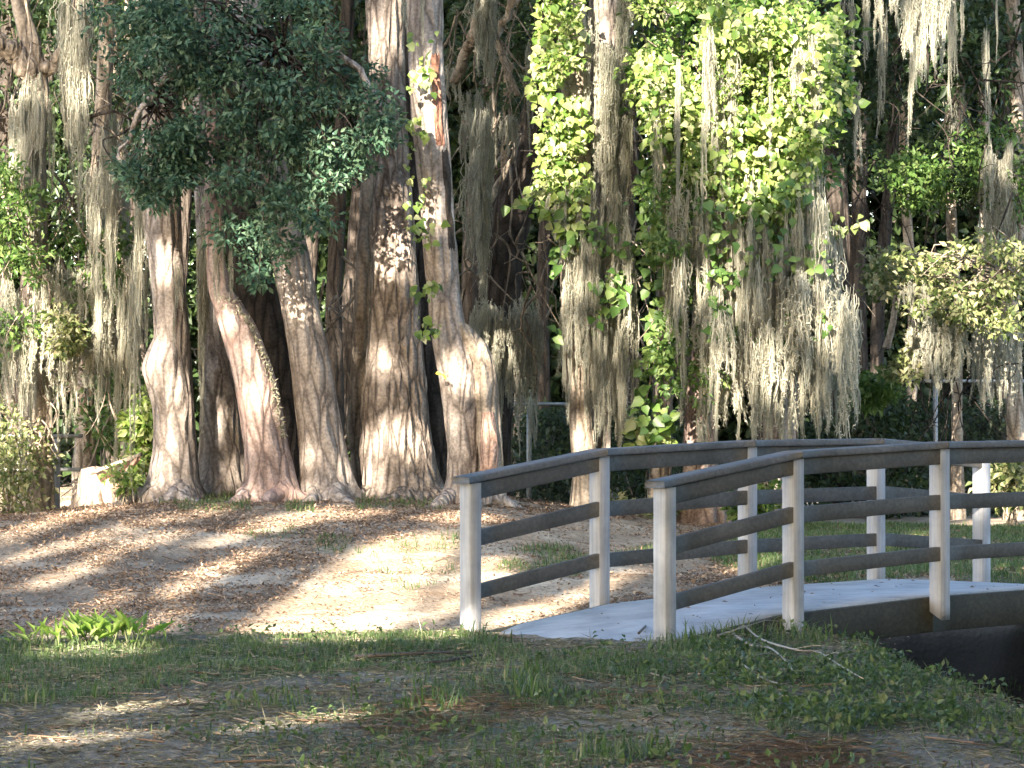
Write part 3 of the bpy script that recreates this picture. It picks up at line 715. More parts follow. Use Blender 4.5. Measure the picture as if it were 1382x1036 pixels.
BIG = [(868, -20), (1120, -20), (1138, 60), (1122, 150), (1098, 250), (1060, 310), (990, 270), (915, 230), (878, 190), (860, 90)]
vine_leaves(t8, BIG, 29.5, 4000, .088, depth=1.2, hole=.43, hs=2.3)
poly_foliage(t8, BIG, 28.5, 29.3, 110, 46, .22, .062, .036, 'ivy', 'vine_sprays', .42, 2.3)
poly_foliage(t8, [(870, 230), (1120, 230), (1130, 400), (1060, 500), (880, 560)], 28.5, 29.2, 60, 44, .2, .06, .032, 'midleaf', 'vine_sprays', .45, 2.3)
poly_foliage(t8, BIG, 29.6, 30.2, 110, 34, .30, .11, .06, 'midleaf', 'foliage', .3)
vine_leaves(t8, [(862, 210), (940, 250), (925, 400), (915, 600), (855, 605), (866, 400)], 29.4, 420, .11, mat='midleaf', depth=.6, hole=.32)
vine_leaves(t8, [(940, 250), (1110, 240), (1115, 330), (1150, 420), (1100, 480), (960, 460)], 29.0, 620, .10, mat='midleaf', depth=.8, hole=.42)
vine_leaves(t8, [(850, 560), (905, 560), (905, 600), (845, 605)], 29.2, 60, .12, depth=.3, hole=.1)
vine_leaves(t8, [(1000, 180), (1160, 60), (1165, 110), (1120, 150)], 29.3, 40, .13, depth=.3, hole=.1)
vine_leaves(t8, [(1110, 130), (1160, 110), (1165, 150), (1130, 160)], 29.1, 22, .12, depth=.2, hole=0)
vine_leaves(t8, [(1085, 270), (1165, 285), (1170, 300), (1100, 330)], 29.2, 45, .10, mat='olive', depth=.3, hole=0)
moss_area(t8, [(905, 210), (1110, 200), (1130, 340), (900, 340)], 46, 150, 330, 16, 44, 28.4, 29.3, ymax=600)
moss_area(t8, [(955, 330), (1110, 300), (1150, 440), (1060, 480), (950, 450)], 52, 120, 280, 18, 46, 28.2, 29.0, ymax=600)
moss_area(t8, [(870, 20), (1120, 20), (1100, 130), (880, 130)], 10, 90, 260, 10, 22, 28.2, 28.8, 'column')
mb = MB()
for k in range(26):
    x = random.uniform(880, 1100); y0 = random.uniform(60, 420); D = random.uniform(29.2, 30)
    tube(mb, curve_pts([at(x, y0, D), at(x + random.uniform(-20, 20), y0 + 90, D - .1), at(x + random.uniform(-15, 25), y0 + random.uniform(140, 260), D)], 12), .009, 5)
mb.build('bare_stems', M['barktan'], t8)

# ---- left edge: moss hung trees
l1 = tree('moss_draped_tree', 48, 690, 29.2, 'dim trunk with a forked limb and ragged moss at the left edge of the wood')
trunk_mesh('trunk', [(695, 36, 74), (600, 38, 70), (450, 38, 68), (300, 34, 64), (200, 32, 62), (120, 34, 66), (60, 28, 56), (0, 14, 36), (-80, 4, 26)], 29.2, M['barktan'], l1, 8.5, 18.5, seg=36)
limb(l1, [at(46, 110, 29.2), at(20, 70, 29.1), at(-30, 40, 29)], .13, .08, M['barktan'], wob=.08)
limb(l1, [at(50, 100, 29.2), at(80, 80, 29.1), at(102, 10, 29), at(105, -80, 29)], .08, .05, M['barktan'], wob=.05)
limb(l1, [at(60, 400, 29.2), at(90, 440, 29), at(140, 442, 28.9), at(170, 420, 28.9)], .06, .02, M['barkdark'], wob=.05)
crown_up(l1, at(30, -330, 30.2), 2.3, 1.2, 130, M['oak'])
moss_area(l1, [(85, -30), (118, -30), (112, 60), (90, 60)], 9, 130, 230, 26, 40, 28.7, 29.0, 'column')
moss_area(l1, [(20, 60), (80, 60), (70, 220), (25, 220)], 16, 100, 210, 14, 30, 28.7, 29.1)
moss_area(l1, [(0, 330), (190, 330), (190, 470), (0, 470)], 50, 70, 190, 12, 30, 28.6, 29.4, ymax=620)
poly_foliage(l1, [(-20, 200), (50, 260), (55, 420), (30, 470), (-20, 470)], 28.4, 29.4, 60, 40, .2, .075, .035, 'midleaf', 'foliage', .25)
poly_foliage(l1, [(70, 420), (110, 440), (105, 480), (60, 490)], 28.4, 28.9, 14, 40, .16, .07, .035, 'olive', 'foliage', .0)

l2 = tree('moss_draped_tree', 142, 690, 31.0, 'thin tan trunk with moss between the left edge tree and the burl oak')
trunk_mesh('trunk', [(695, 96, 132), (600, 100, 128), (450, 108, 134), (300, 118, 142), (150, 128, 150), (0, 136, 156), (-80, 138, 156)], 31.0, M['barktan'], l2, 8.5, 19.1, seg=32)
mb = MB(); tube(mb, curve_pts([at(112, 160, 28.9), at(140, 152, 28.6), at(160, 152, 28.6), at(186, 168, 28.7)], 14), np.linspace(.022, .008, 14), 6); mb.build('twig', M['barkdark'], l2)
crown_up(l2, at(150, -330, 32), 2.0, 1.1, 100, M['midleaf'])
moss_area(l2, [(120, 150), (190, 130), (190, 400), (120, 420)], 40, 70, 200, 12, 28, 28.4, 30.5, ymax=600)
poly_foliage(l2, [(90, 290), (180, 300), (170, 420), (80, 420)], 29.0, 30.5, 50, 40, .2, .075, .035, 'midleaf', 'foliage', .3)

def extra_moss():
    for x, y, L, w, D, k in ((275, 300, 280, 26, 27.9, 'column'), (278, 250, 200, 30, 27.9, 'column'), (268, 330, 200, 18, 27.85, 'wisp'), (240, 350, 110, 16, 27.6, 'wisp'), (188, 270, 160, 18, 27.6, 'column'), (195, 300, 240, 20, 28.2, 'wisp'), (180, 350, 260, 20, 28.0, 'wisp')):
        moss(t1, x, y, L, w, D, k)
    for x, y, L, w in ((300, 290, 120, 16), (312, 320, 90, 12)): moss(t3, x, y, L, w, 27.3, 'wisp')
    for x, y, L, w in ((545, -20, 60, 18), (570, -20, 70, 14)): moss(t6, x, y, L, w, 27.2, 'wisp')
extra_moss()

# ---- the wood behind
dl = tree('leaning_tree', 650, 690, 31.5, 'thick dark trunk leaning right, between the scarred oak and the vine-leaved trunk')
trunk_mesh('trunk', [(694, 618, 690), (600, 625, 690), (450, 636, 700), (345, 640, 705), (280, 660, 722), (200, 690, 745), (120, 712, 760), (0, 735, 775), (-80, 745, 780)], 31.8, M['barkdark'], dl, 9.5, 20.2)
limb(dl, [at(630, 350, 31.2), at(645, 300, 31.1), at(664, 265, 31.1), at(690, 215, 31.1), at(702, 180, 31.2)], .045, .022, M['barktan'], wob=.04)
limb(dl, [at(612, 110, 30.4), at(630, 70, 30.3), at(644, 30, 30.2), at(650, -60, 30.2)], .05, .07, M['barktan'], wob=.05)
limb(dl, [at(700, 130, 31), at(672, 60, 31), at(690, 10, 31), at(720, -60, 31)], .03, .05, M['barktan'], wob=.05)
limb(dl, [at(655, 380, 30.9), at(625, 345, 30.7), at(655, 250, 30.4), at(668, 150, 30.4), at(660, 60, 30.4)], .012, .02, M['barktan'], wob=.06)
crown_up(dl, at(700, -400, 32.6), 2.2, 1.1, 130, M['darkleaf'])
moss_area(dl, [(625, 200), (650, 120), (668, 130), (655, 240)], 7, 120, 190, 20, 34, 29.8, 30.2, 'column')
moss_area(dl, [(640, 395), (725, 390), (725, 440), (640, 430)], 14, 90, 160, 18, 38, 30.2, 30.8, 'fan')
moss_area(dl, [(640, -30), (665, -30), (660, 20), (640, 20)], 6, 60, 130, 18, 34, 30, 30.3, 'column')
moss_area(dl, [(700, 40), (745, 0), (745, 60), (705, 100)], 6, 60, 160, 10, 22, 30.5, 31, 'wisp')
moss_area(dl, [(600, 60), (640, 120), (700, 130), (690, 170), (620, 170)], 9, 50, 110, 12, 24, 30.3, 31, 'fan')

BGT = [  # x bottom, x top, width, depth, material, label
    (22, 10, 20, 36, 'barkdark', 'slim trunk deep in shade at the far left behind the moss'),
    (165, 175, 16, 38, 'barktan', 'thin pale trunk seen between hanging moss left of the burl oak'),
    (172, 150, 12, 34, 'barktan', 'crooked sapling beside the tall green shrub by the burl oak'),
    (455, 470, 22, 37, 'barkdark', 'dark trunk showing in the gap left of the furrowed oak'),
    (700, 690, 14, 39, 'barktan', 'slender trunk behind the wire fence right of the scarred oak'),
    (735, 742, 18, 44, 'barkdark', 'dark trunk far behind, just left of the vine-leaved trunk'),
    (850, 842, 16, 40, 'barkdark', 'dark trunk in the gap between vine-leaved trunk and great moss mass'),
    (1125, 1135, 22, 36, 'barkdark', 'dark trunk at the right flank of the great moss mass'),
    (1180, 1215, 18, 39, 'barkdark', 'leaning dark trunk above the wire fence, right of the moss mass'),
    (1230, 1226, 14, 43, 'barktan', 'thin straight trunk deep in the wood left of the fence post'),
    (1292, 1288, 15, 35, 'barktan', 'thin sunlit trunk rising through the pale leafy branch on the right'),
    (1332, 1318, 17, 38, 'barktan', 'curved tan trunk behind the fence under the pale leafy branch'),
    (1372, 1366, 24, 34.5, 'barktan', 'sunlit tan trunk at the right edge with moss on it'),
    (1350, 1362, 16, 41, 'barkdark', 'dark slim trunk beside the tan one at the right edge'),
]
bgroots = []
for i, (x0, x1, w, D, m_, lab) in enumerate(BGT):
    r = tree('woodland_tree', x0, 690, D, lab); bgroots.append(r)
    k = random.uniform(-12, 12); k2 = random.uniform(-12, 12)
    trunk_mesh('trunk', [(700, x0 - w * .7, x0 + w * .7), (600, x0 - w / 2, x0 + w / 2), (420, x0 + (x1 - x0) * .4 - w / 2 + k, x0 + (x1 - x0) * .4 + w / 2 + k), (220, x0 + (x1 - x0) * .7 - w * .45 + k2, x0 + (x1 - x0) * .7 + w * .45 + k2), (0, x1 - w * .4, x1 + w * .4), (-80, x1 - w * .4, x1 + w * .4)], D, M[m_], r, 8.5, 21 + i * 1.3, seg=24)
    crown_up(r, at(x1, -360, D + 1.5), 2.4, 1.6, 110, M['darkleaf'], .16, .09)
    crown_up(r, at(x1, -520, D + 3.0), 2.8, 2.0, 120, M['darkleaf'], .22, .13, per=30, cr=.6)  # upper crown out of view, added to shade the far wood
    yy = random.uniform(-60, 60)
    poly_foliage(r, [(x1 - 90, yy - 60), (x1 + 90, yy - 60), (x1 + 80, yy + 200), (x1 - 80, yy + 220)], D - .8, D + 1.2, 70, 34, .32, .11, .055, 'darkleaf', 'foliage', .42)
R2 = bgroots[10]
moss_area(R2, [(1282, 20), (1300, 20), (1298, 140), (1284, 140)], 7, 60, 120, 14, 24, 34.6, 34.9, 'column')
moss_area(R2, [(1190, -90), (1382, -90), (1382, 60), (1190, 60)], 15, 60, 190, 8, 20, 32, 34, 'wisp')
moss_area(R2, [(1225, -60), (1290, -60), (1290, -5), (1225, -5)], 8, 70, 130, 14, 26, 27.5, 28, 'column')
poly_foliage(R2, [(1190, 240), (1240, 200), (1280, 215), (1290, 260), (1230, 285)], 33.5, 34.5, 30, 40, .2, .08, .04, 'midleaf', 'foliage', .2)
poly_foliage(R2, [(1305, 160), (1382, 140), (1382, 300), (1320, 260)], 33.5, 34.5, 40, 34, .22, .08, .04, 'midleaf', 'foliage', .35)
PALE = [(1163, 368), (1180, 345), (1230, 338), (1280, 345), (1310, 318), (1345, 322), (1395, 340), (1395, 452), (1310, 440), (1262, 432), (1215, 405), (1185, 395)]
R3_ = bgroots[12]
poly_foliage(R3_, PALE, 31.4, 33.0, 120, 30, .19, .075, .042, 'olive', 'leafy_branch', .40, twigs=40, anchor=at(1372, 380, 32.6), tmat='barktan')
poly_foliage(R3_, [(1200, 505), (1240, 440), (1275, 440), (1265, 480), (1230, 512)], 31.8, 32.6, 26, 36, .15, .075, .042, 'olive', 'leafy_branch', .1)
poly_foliage(R3_, [(1130, 520), (1150, 498), (1195, 495), (1205, 535), (1160, 548)], 33.2, 33.8, 26, 36, .16, .08, .045, 'midleaf', 'leafy_branch', .0)
moss_area(R3_, [(1240, 425), (1290, 425), (1290, 445), (1240, 445)], 20, 50, 85, 20, 34, 31.8, 32.3, 'fan')
moss_area(R3_, [(1225, 370), (1250, 370), (1250, 390), (1225, 390)], 3, 40, 60, 14, 20, 31.5, 31.8, 'fan')
moss_area(R3_, [(1330, 160), (1382, 180), (1382, 300), (1340, 280)], 16, 60, 140, 14, 30, 33, 34)
moss_area(R3_, [(1300, 430), (1382, 400), (1382, 440), (1310, 450)], 14, 50, 120, 12, 24, 32.5, 34)
moss_area(bgroots[7], [(1120, -60), (1200, -60), (1190, 110), (1125, 110)], 5, 80, 190, 10, 22, 32, 34, 'wisp')
moss_area(bgroots[4], [(685, 480), (720, 480), (720, 540), (690, 540)], 5, 50, 100, 10, 22, 33, 34, 'wisp')
limb(bgroots[8], [at(1196, 470, 37), at(1206, 430, 37), at(1210, 380, 37)], .05, .03, M['barktan'])
limb(bgroots[11], [at(1322, 470, 36.5), at(1332, 490, 36.4), at(1336, 510, 36.4)], .06, .05, M['barktan'])

def tangle(root, poly, D0, D1, n, r0=.012, mat='barktan'):
    """dead twigs and thin hanging stems of one tree"""
    mb = MB(); q = pts_in(poly, n)
    for x, y in q:
        D = random.uniform(D0, D1); L = random.uniform(40, 170); a = random.gauss(1.45, .55); sg = random.choice([-1, 1])
        p = [at(x + sg * math.cos(a) * L * t + random.gauss(0, 7), y + math.sin(a) * L * t + random.gauss(0, 7), D + t * random.uniform(-.4, .4)) for t in (0, .33, .66, 1)]
        k = random.uniform(.4, 1.5) * r0; Q = curve_pts(p, 12); tube(mb, Q, np.linspace(k, k * .35, 12), 5, cap=False)
        for j in (4, 8):
            e = Q[j] + rdir(1, -.3)[0] * random.uniform(.1, .4); tube(mb, curve_pts([Q[j], (Q[j] + e) / 2 + rdir(1)[0] * .04, e], 6), np.linspace(k * .5, k * .2, 6), 4, cap=False)
    mb.build('twigs', M[mat], root)
tangle(dl, [(600, -20), (750, -20), (750, 420), (640, 520), (610, 300)], 30, 32.5, 80)
tangle(l1, [(-20, -20), (110, -20), (110, 560), (-20, 560)], 28.6, 30.5, 70)
tangle(l2, [(90, 60), (195, 60), (195, 560), (90, 600)], 29, 32, 70)
tangle(bgroots[8], [(1130, 0), (1280, 0), (1280, 560), (1150, 560)], 33, 37, 60, .010, 'barkdark')
tangle(R3_, [(1270, 0), (1390, 0), (1390, 560), (1270, 560)], 32.5, 36, 60, .010, 'barkdark')
tangle(bgroots[6], [(835, 0), (905, 0), (900, 560), (840, 560)], 31, 35, 40)
tangle(t8, [(860, 40), (1130, 40), (1130, 420), (900, 520)], 29.2, 30.3, 70, .008)
tangle(t5, [(440, 330), (500, 330), (490, 620), (450, 620)], 28.8, 30, 16)

# undergrowth shrubs
def shrub(poly, D0, D1, n, label, mat='midleaf', L=.08, cr=.2, hole=.2):
    x = sum(p[0] for p in poly) / len(poly); r = tree('shrub', x, 690, (D0 + D1) / 2, label, 'shrub')
    P = poly_foliage(r, poly, D0, D1, n, 36, cr, L, L * .5, mat, 'foliage', hole)
    mb = MB()
    for k in range(9):
        p = P[k % len(P)] if k < len(P) else P[0] + R.normal(size=3) * .05; b = np.array(r.location) + [random.uniform(-.1, .1), random.uniform(-.1, .1), -.05]
        tube(mb, curve_pts([b, (b + p) / 2 + R.normal(size=3) * .08, p], 8), np.linspace(.014, .004, 8), 5)
    mb.build('stems', M['barktan'], r); return r
shrub([(-30, 540), (40, 560), (62, 620), (50, 690), (-30, 695)], 28.4, 29.6, 60, 'low green bush at the left edge by the thin fence post', 'olive', .06)
shrub([(172, 560), (200, 530), (214, 580), (206, 640), (185, 620)], 28.4, 28.9, 30, 'bright green shrub climbing beside the foot of the burl oak', 'ivy', .09, .15)
shrub([(120, 500), (180, 490), (190, 600), (125, 610)], 30.5, 32, 60, 'dark green thicket behind the brown board', 'midleaf')
shrub([(150, 640), (172, 632), (185, 655), (165, 668)], 27.6, 27.9, 10, 'small leafy plant in front of the brown board', 'ivy', .06, .1)
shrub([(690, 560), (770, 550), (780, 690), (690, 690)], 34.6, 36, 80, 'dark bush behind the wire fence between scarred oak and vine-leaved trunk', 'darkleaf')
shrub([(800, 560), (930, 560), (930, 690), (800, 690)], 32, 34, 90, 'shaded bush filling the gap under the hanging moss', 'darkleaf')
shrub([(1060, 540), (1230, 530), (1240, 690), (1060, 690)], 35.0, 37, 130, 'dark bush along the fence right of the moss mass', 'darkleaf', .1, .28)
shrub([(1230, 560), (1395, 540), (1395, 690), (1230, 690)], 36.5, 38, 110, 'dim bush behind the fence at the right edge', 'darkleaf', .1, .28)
shrub([(1335, 625), (1395, 612), (1395, 675), (1335, 675)], 31.5, 32.2, 34, 'sunlit leafy bush right of the last bridge post', 'olive', .09, .18)
shrub([(980, 660), (1060, 640), (1075, 690), (985, 695)], 29.2, 29.8, 20, 'small shrub at the foot of the moss mass beneath the handrail', 'midleaf', .08, .16)
shrub([(735, 690), (850, 668), (905, 672), (905, 700), (745, 702)], 29.5, 30.5, 22, 'low brown and green scrub on the ground behind the far railing', 'olive', .07, .14)
for nm, px, D in (('a', 263, 27.4), ('b', 400, 27.2), ('c', 520, 27.4)):
    pass

# far wood, one mass
q = MB(); n = 8000
cc = np.stack([R.uniform(-20, 20, n), R.uniform(50, 60, n), R.uniform(0, 12, n)], -1)
cc[:2400, 2] *= .3
cc[:, 2] *= .75 + .25 * noise(cc[:, 0] * .3, 2.2)
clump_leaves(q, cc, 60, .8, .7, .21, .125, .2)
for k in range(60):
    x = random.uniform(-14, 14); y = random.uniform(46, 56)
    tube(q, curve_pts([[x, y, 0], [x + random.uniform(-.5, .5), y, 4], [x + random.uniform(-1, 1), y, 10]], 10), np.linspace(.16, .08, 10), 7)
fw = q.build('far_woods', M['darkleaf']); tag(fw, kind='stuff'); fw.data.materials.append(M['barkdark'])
mi = np.zeros(len(fw.data.polygons), np.int32); ls = np.zeros(len(mi), np.int32); fw.data.polygons.foreach_get('loop_total', ls); mi[ls == 4] = 1; fw.data.polygons.foreach_set('material_index', mi)
tag(bpy.data.objects['far_woods'], 'dark mass of far woodland behind everything', None)

# ------------------------------------------------------------------ chain link fences
def fence(pts, D, ytop, ybot, posts, label, rails=(0,)):
    a, b = pts; p0 = at(a, ytop, D); p1 = at(b, ytop, D); r = empty('chain_link_fence', [(p0[0] + p1[0]) / 2, D, gz((p0[0] + p1[0]) / 2, D)]); tag(r, label, 'fence')
    z1 = p0[2]; z0 = gz(p0[0], D) + .03
    for k in rails:
        mb = MB(); zz = z1 - k; tube(mb, [[p0[0], D, zz], [p1[0], D, zz]], .018, 8); mb.build('rail', M['galv'], r)
    for x in posts:
        X = at(x, 600, D)[0]; mb = MB(); tube(mb, [[X, D + .03, gz(X, D) - .2], [X, D + .03, z1 + .06]], .028, 10); mb.build('fence_post', M['galv'], r)
    mb = MB(); h = z1 - z0; V = []; s = .055; L = p1[0] - p0[0]; w = .0011
    xs = np.arange(p0[0] - h, p1[0], s)
    for sgn in (1, -1):
        for x in xs:
            xa, xb = (x, x + h) if sgn > 0 else (x + h, x)
            za, zb = z0, z1
            def clip(xa, za, xb, zb):
                t0, t1 = 0, 1; dx = xb - xa
                for lo, hi in ((p0[0], p1[0]),):
                    ts_ = sorted(((lo - xa) / dx, (hi - xa) / dx)); t0 = max(t0, ts_[0]); t1 = min(t1, ts_[1])
                return t0, t1
            t0, t1 = clip(xa, za, xb, zb)
            if t1 <= t0: continue
            A = np.array([xa + (xb - xa) * t0, D + .004 * sgn, za + (zb - za) * t0]); B = np.array([xa + (xb - xa) * t1, D + .004 * sgn, za + (zb - za) * t1])
            tube(mb, [A, B], w, 3, cap=False)
    mb.build('wire_mesh', M['wire'], r)
fence((676, 775), 33.5, 545, 690, (714,), 'short run of chain link fence with one thin post right of the scarred oak')
fence((1128, 1420), 36, 514, 690, (1263, 1395), 'chain link fence with a pale top rail above the bridge handrail on the right')
fence((-20, 112), 30.6, 588, 690, (26,), 'sagging chain link fence at the left edge behind the moss', (.0, .33))
wp = tree('wooden_post', 75, 688, 29.6, 'weathered grey wooden post standing among moss at the left edge')
mb = MB(); pz = at(75, 592, 29.6)[2]; post_box(mb, [wp.location.x, 29.6, 0], wp.location.z - .2, pz, .075, .3); mb.build('post', M['post'], wp)

# pale stump and the broken board leaning on it
st = tree('tree_stump', 133, 678, 28.6, 'pale sunlit tree stump with a jagged top beside the brown board')
trunk_mesh('trunk', [(684, 100, 166), (676, 105, 160), (655, 107, 157), (640, 109, 152), (628, 112, 146)], 28.7, M['stump'], st, None, 33.3, seg=40, lump=.3, flare=.3, rid=.1)
bd = empty('broken_board', at(158, 640, 28.35)); tag(bd, 'brown broken board propped with a brace between stump and burl oak', 'board')
mb = MB()
A, B_, C_, D_ = at(126, 637, 28.35), at(190, 613, 28.2), at(160, 664, 28.55), at(128, 668, 28.65)
th = np.array([0, -.02, .012])
V = [A, B_, C_, D_, A + th, B_ + th, C_ + th, D_ + th]
mb.add(V, [[3, 2, 1, 0], [4, 5, 6, 7], [0, 1, 5, 4], [1, 2, 6, 5], [2, 3, 7, 6], [3, 0, 4, 7]]); mb.build('panel', M['paleboard'], bd)
mb = MB(); beam(mb, at(124, 638, 28.28), at(191, 613, 28.12), .05, .035); mb.build('top_batten', M['barktan'], bd)
mb = MB(); beam(mb, at(187, 618, 28.12), at(163, 646, 28.3), .04, .04); mb.build('brace', M['paleboard'], bd)
for k, (px, py, s, lab) in enumerate(((62, 678, .09, 'small pale stone lying by the wooden post at the left edge'), (92, 682, .06, 'tiny pale stone between the wooden post and the stump'))):
    p = gray(px, py); o = rdir(60); 
    import bmesh
    bm = bmesh.new(); bmesh.ops.create_icosphere(bm, subdivisions=3, radius=1)
    for v in bm.verts:
        c = np.array(v.co); f = .8 + .4 * float(noise(c[0] * 1.5 + k * 5, c[1] * 1.5, c[2] * 1.5 + 4)); v.co = Vector(c * f * [s * 1.4, s, s * .7])
    me = bpy.data.meshes.new('stone'); bm.to_mesh(me); bm.free(); me.materials.append(M['stone'])
    o = bpy.data.objects.new('stone', me); C.objects.link(o); o.location = Vector(p) + Vector((0, 0, s * .3)); tag(o, lab, 'stone')

# ------------------------------------------------------------------ ground cover
def scatter(n, x0, x1, y0, y1, wfn):
    X = R.uniform(x0, x1, n); Y = R.uniform(y0, y1, n); Z = ground(X, Y); P = np.stack([X, Y, Z], -1)
    px, py = proj(P); w = wfn(px, py, X, Y); k = R.random(n) < w; return P[k], px[k], py[k]
foot_ok = lambda X, Y: ~(((X - B0[0]) * AX[0] + (Y - B0[1]) * AX[1] > -.12) & ((X - B0[0]) * NX[0] + (Y - B0[1]) * NX[1] > .04) & ((X - B0[0]) * NX[0] + (Y - B0[1]) * NX[1] < 1.48))
# grass
def blades(P, h, lean, w):
    m = len(P); a = R.uniform(0, 6.283, m); d = np.stack([np.cos(a), np.sin(a), 0 * a], -1); s = np.stack([-np.sin(a), np.cos(a), 0 * a], -1)
    H = (h * R.uniform(.45, 1.35, m))[:, None]; ln = (lean * R.uniform(.2, 1.3, m))[:, None]; w = w * R.uniform(.6, 1.3, m)[:, None]
    up = np.array([0, 0, 1.])
    a0, a1 = P - s * w, P + s * w; m0 = P + up * H * .6 + d * H * ln * .35; b0, b1 = m0 - s * w * .75, m0 + s * w * .75; tp = P + up * H * (1 - ln * .35) + d * H * ln
    V = np.stack([a0, a1, b1, b0, tp], 1).reshape(-1, 3); i = np.arange(m) * 5
    return V, np.stack([i, i + 1, i + 2, i + 3], -1), np.stack([i + 3, i + 2, i + 4], -1)
g = MB()
P, px, py = scatter(500000, -6.4, 6.4, 9.6, 19.5, lambda px, py, X, Y: grass_w(px, py, X, Y) * foot_ok(X, Y) * np.where(py < 915, .62, .42) * (1 - in_ditch(X, Y)) * (.25 + .75 * (noise(X * 3.1, Y * 4.5, 31) > .45)))
g.add(*blades(P, .050, .9, .0028))
P, px, py = scatter(360000, -6.5, 8.5, 19, 32, lambda px, py, X, Y: grass_w(px, py, X, Y) * .8)
g.add(*blades(P, .06, .8, .004))
P, px, py = scatter(60000, -6.4, 6.4, 9.8, 17.5, lambda px, py, X, Y: .10 * (noise(X * 2.2, Y * 2.2, 2) > .55) * foot_ok(X, Y))
g.add(*blades(P, .06, .9, .0028))
for (x, y, n_, h) in ((600, 950, 60, .11), (570, 958, 30, .09), (715, 945, 70, .14), (735, 950, 30, .1), (700, 920, 60, .12), (30, 950, 16, .12), (65, 952, 12, .10), (130, 942, 20, .10), (380, 955, 20, .12), (500, 945, 12, .09), (860, 925, 30, .1), (640, 862, 40, .12), (655, 870, 40, .1), (870, 1020, 60, .1), (820, 1025, 50, .09), (1000, 860, 60, .12), (950, 868, 50, .13), (925, 875, 40, .12), (1050, 866, 60, .13), (1092, 868, 60, .14), (900, 880, 30, .12), (1180, 880, 40, .1)):
    p = gray(x, y); q_ = p + np.stack([R.normal(size=n_) * .07, R.normal(size=n_) * .10, np.zeros(n_)], -1); q_[:, 2] = ground(q_[:, 0], q_[:, 1])
    g.add(*blades(q_, h, .8, .004))
tag(g.build('grass', M['grass']), 'patchy green grass on the ditch edges and bank', kind='stuff')
# weeds
WEED = [(940, 880), (1010, 862), (1100, 868), (1180, 872), (1260, 915), (2300, 1200), (2300, 1300), (1250, 985), (1130, 1000), (1000, 965), (930, 930)]
P, px, py = scatter(150000, 0, 4.4, 10.5, 19, lambda px, py, X, Y: ((1 - in_ditch(X, Y)) * .27 * inpoly(px, py, WEED) * sstep(.40, .58, noise(X * 2.6, Y * 2.6, 6) * .7 + noise(X * 9, Y * 9, 2) * .3)) * foot_ok(X, Y))
P2, _, _ = scatter(60000, -3.5, 4.2, 9.8, 17.5, lambda px, py, X, Y: .28 * (noise(X * 1.8, Y * 1.8, 12) > .66) * .5 * foot_ok(X, Y))
P = np.concatenate([P, P2]); m = len(P); mb = MB(); P[:, 2] += R.uniform(.01, .08, m)
leaves(mb, P, rdir(m, .1), np.array([0, -.2, 1.]) + R.normal(size=(m, 3)) * .4, R.uniform(.022, .05, m), R.uniform(.014, .03, m)); tag(mb.build('ground_cover', M['weed']), 'low leafy weeds spreading on the ditch edge', kind='stuff')
# litter
P, px, py = scatter(480000, -8.5, 8.0, 17.6, 31, lambda px, py, X, Y: ~in_ditch(X, Y) * .95 * (1 - .78 * inpoly(px, py, SUNLIT_SAND)) * (.12 + .88 * sstep(.3, .62, noise(X * 1.6, Y * 1.6, 5) * .6 + noise(X * 5, Y * 5, 8) * .4)) * foot_ok(X, Y))
m = len(P); mb = MB(); leaves(mb, P + [0, 0, .012], R.normal(size=(m, 3)) * [1, 1, .3], np.array([0, 0, 1.]) + R.normal(size=(m, 3)) * .4, R.uniform(.014, .048, m), R.uniform(.006, .020, m), .25, .15)
P, px, py = scatter(64000, -6, 6, 9.6, 18.5, lambda px, py, X, Y: ~in_ditch(X, Y) * .7 * sstep(.30, .6, noise(X * 1.4, Y * 1.9, 15)) * foot_ok(X, Y))
m = len(P); leaves(mb, P + [0, 0, .008], R.normal(size=(m, 3)) * [1, 1, .25], np.array([0, 0, 1.]) + R.normal(size=(m, 3)) * .4, R.uniform(.012, .042, m), R.uniform(.006, .016, m), .25, .1)
for k in range(900):                                   # twigs lying in the litter
    x = random.uniform(-3.8, 4.2); y = random.uniform(10, 28)
    if (15.9 < y < 21.5 and x > -.6) or gz(x, y) < -.12: continue
    a = random.uniform(0, 3.14); L = random.uniform(.05, .22); dx, dy = math.cos(a) * L, math.sin(a) * L
    pts = [[x, y, gz(x, y) + .012], [x + dx, y + dy, gz(x + dx, y + dy) + .016]]
    tube(mb, pts, random.uniform(.002, .005), 4, cap=False)
tt_, nn_ = R.uniform(-.1, 4.5, 70), R.uniform(.1, 1.42, 70); Pd = np.stack([bp(a, b, float(deck_z(a)) + .012) for a, b in zip(tt_, nn_)]); leaves(mb, Pd, R.normal(size=(70, 3)) * [1, 1, .1], np.array([[0, 0, 1.]]) + R.normal(size=(70, 3)) * .3, R.uniform(.015, .05, 70), R.uniform(.006, .02, 70), .2, .1)
tag(mb.build('leaf_litter', M['litter']), 'brown dead leaves and twigs covering the bank and path', kind='stuff')
mb = MB()
P, px, py = scatter(240000, -5.6, 5.8, 9.8, 18.3, lambda px, py, X, Y: ~in_ditch(X, Y) * foot_ok(X, Y) * (.25 + .75 * noise(X * 1.9, Y * 3.0, 41)) * .9)
m = len(P); leaves(mb, P + [0, 0, .005], R.normal(size=(m, 3)) * [1, .8, .12], np.array([0, 0, 1.]) + R.normal(size=(m, 3)) * .35, R.uniform(.010, .030, m), R.uniform(.004, .011, m), .2, .1)
P, px, py = scatter(140000, -5.6, 5.8, 9.8, 18.3, lambda px, py, X, Y: ~in_ditch(X, Y) * foot_ok(X, Y) * (.2 + .8 * noise(X * 1.3, Y * 2.4, 51)) * .7)
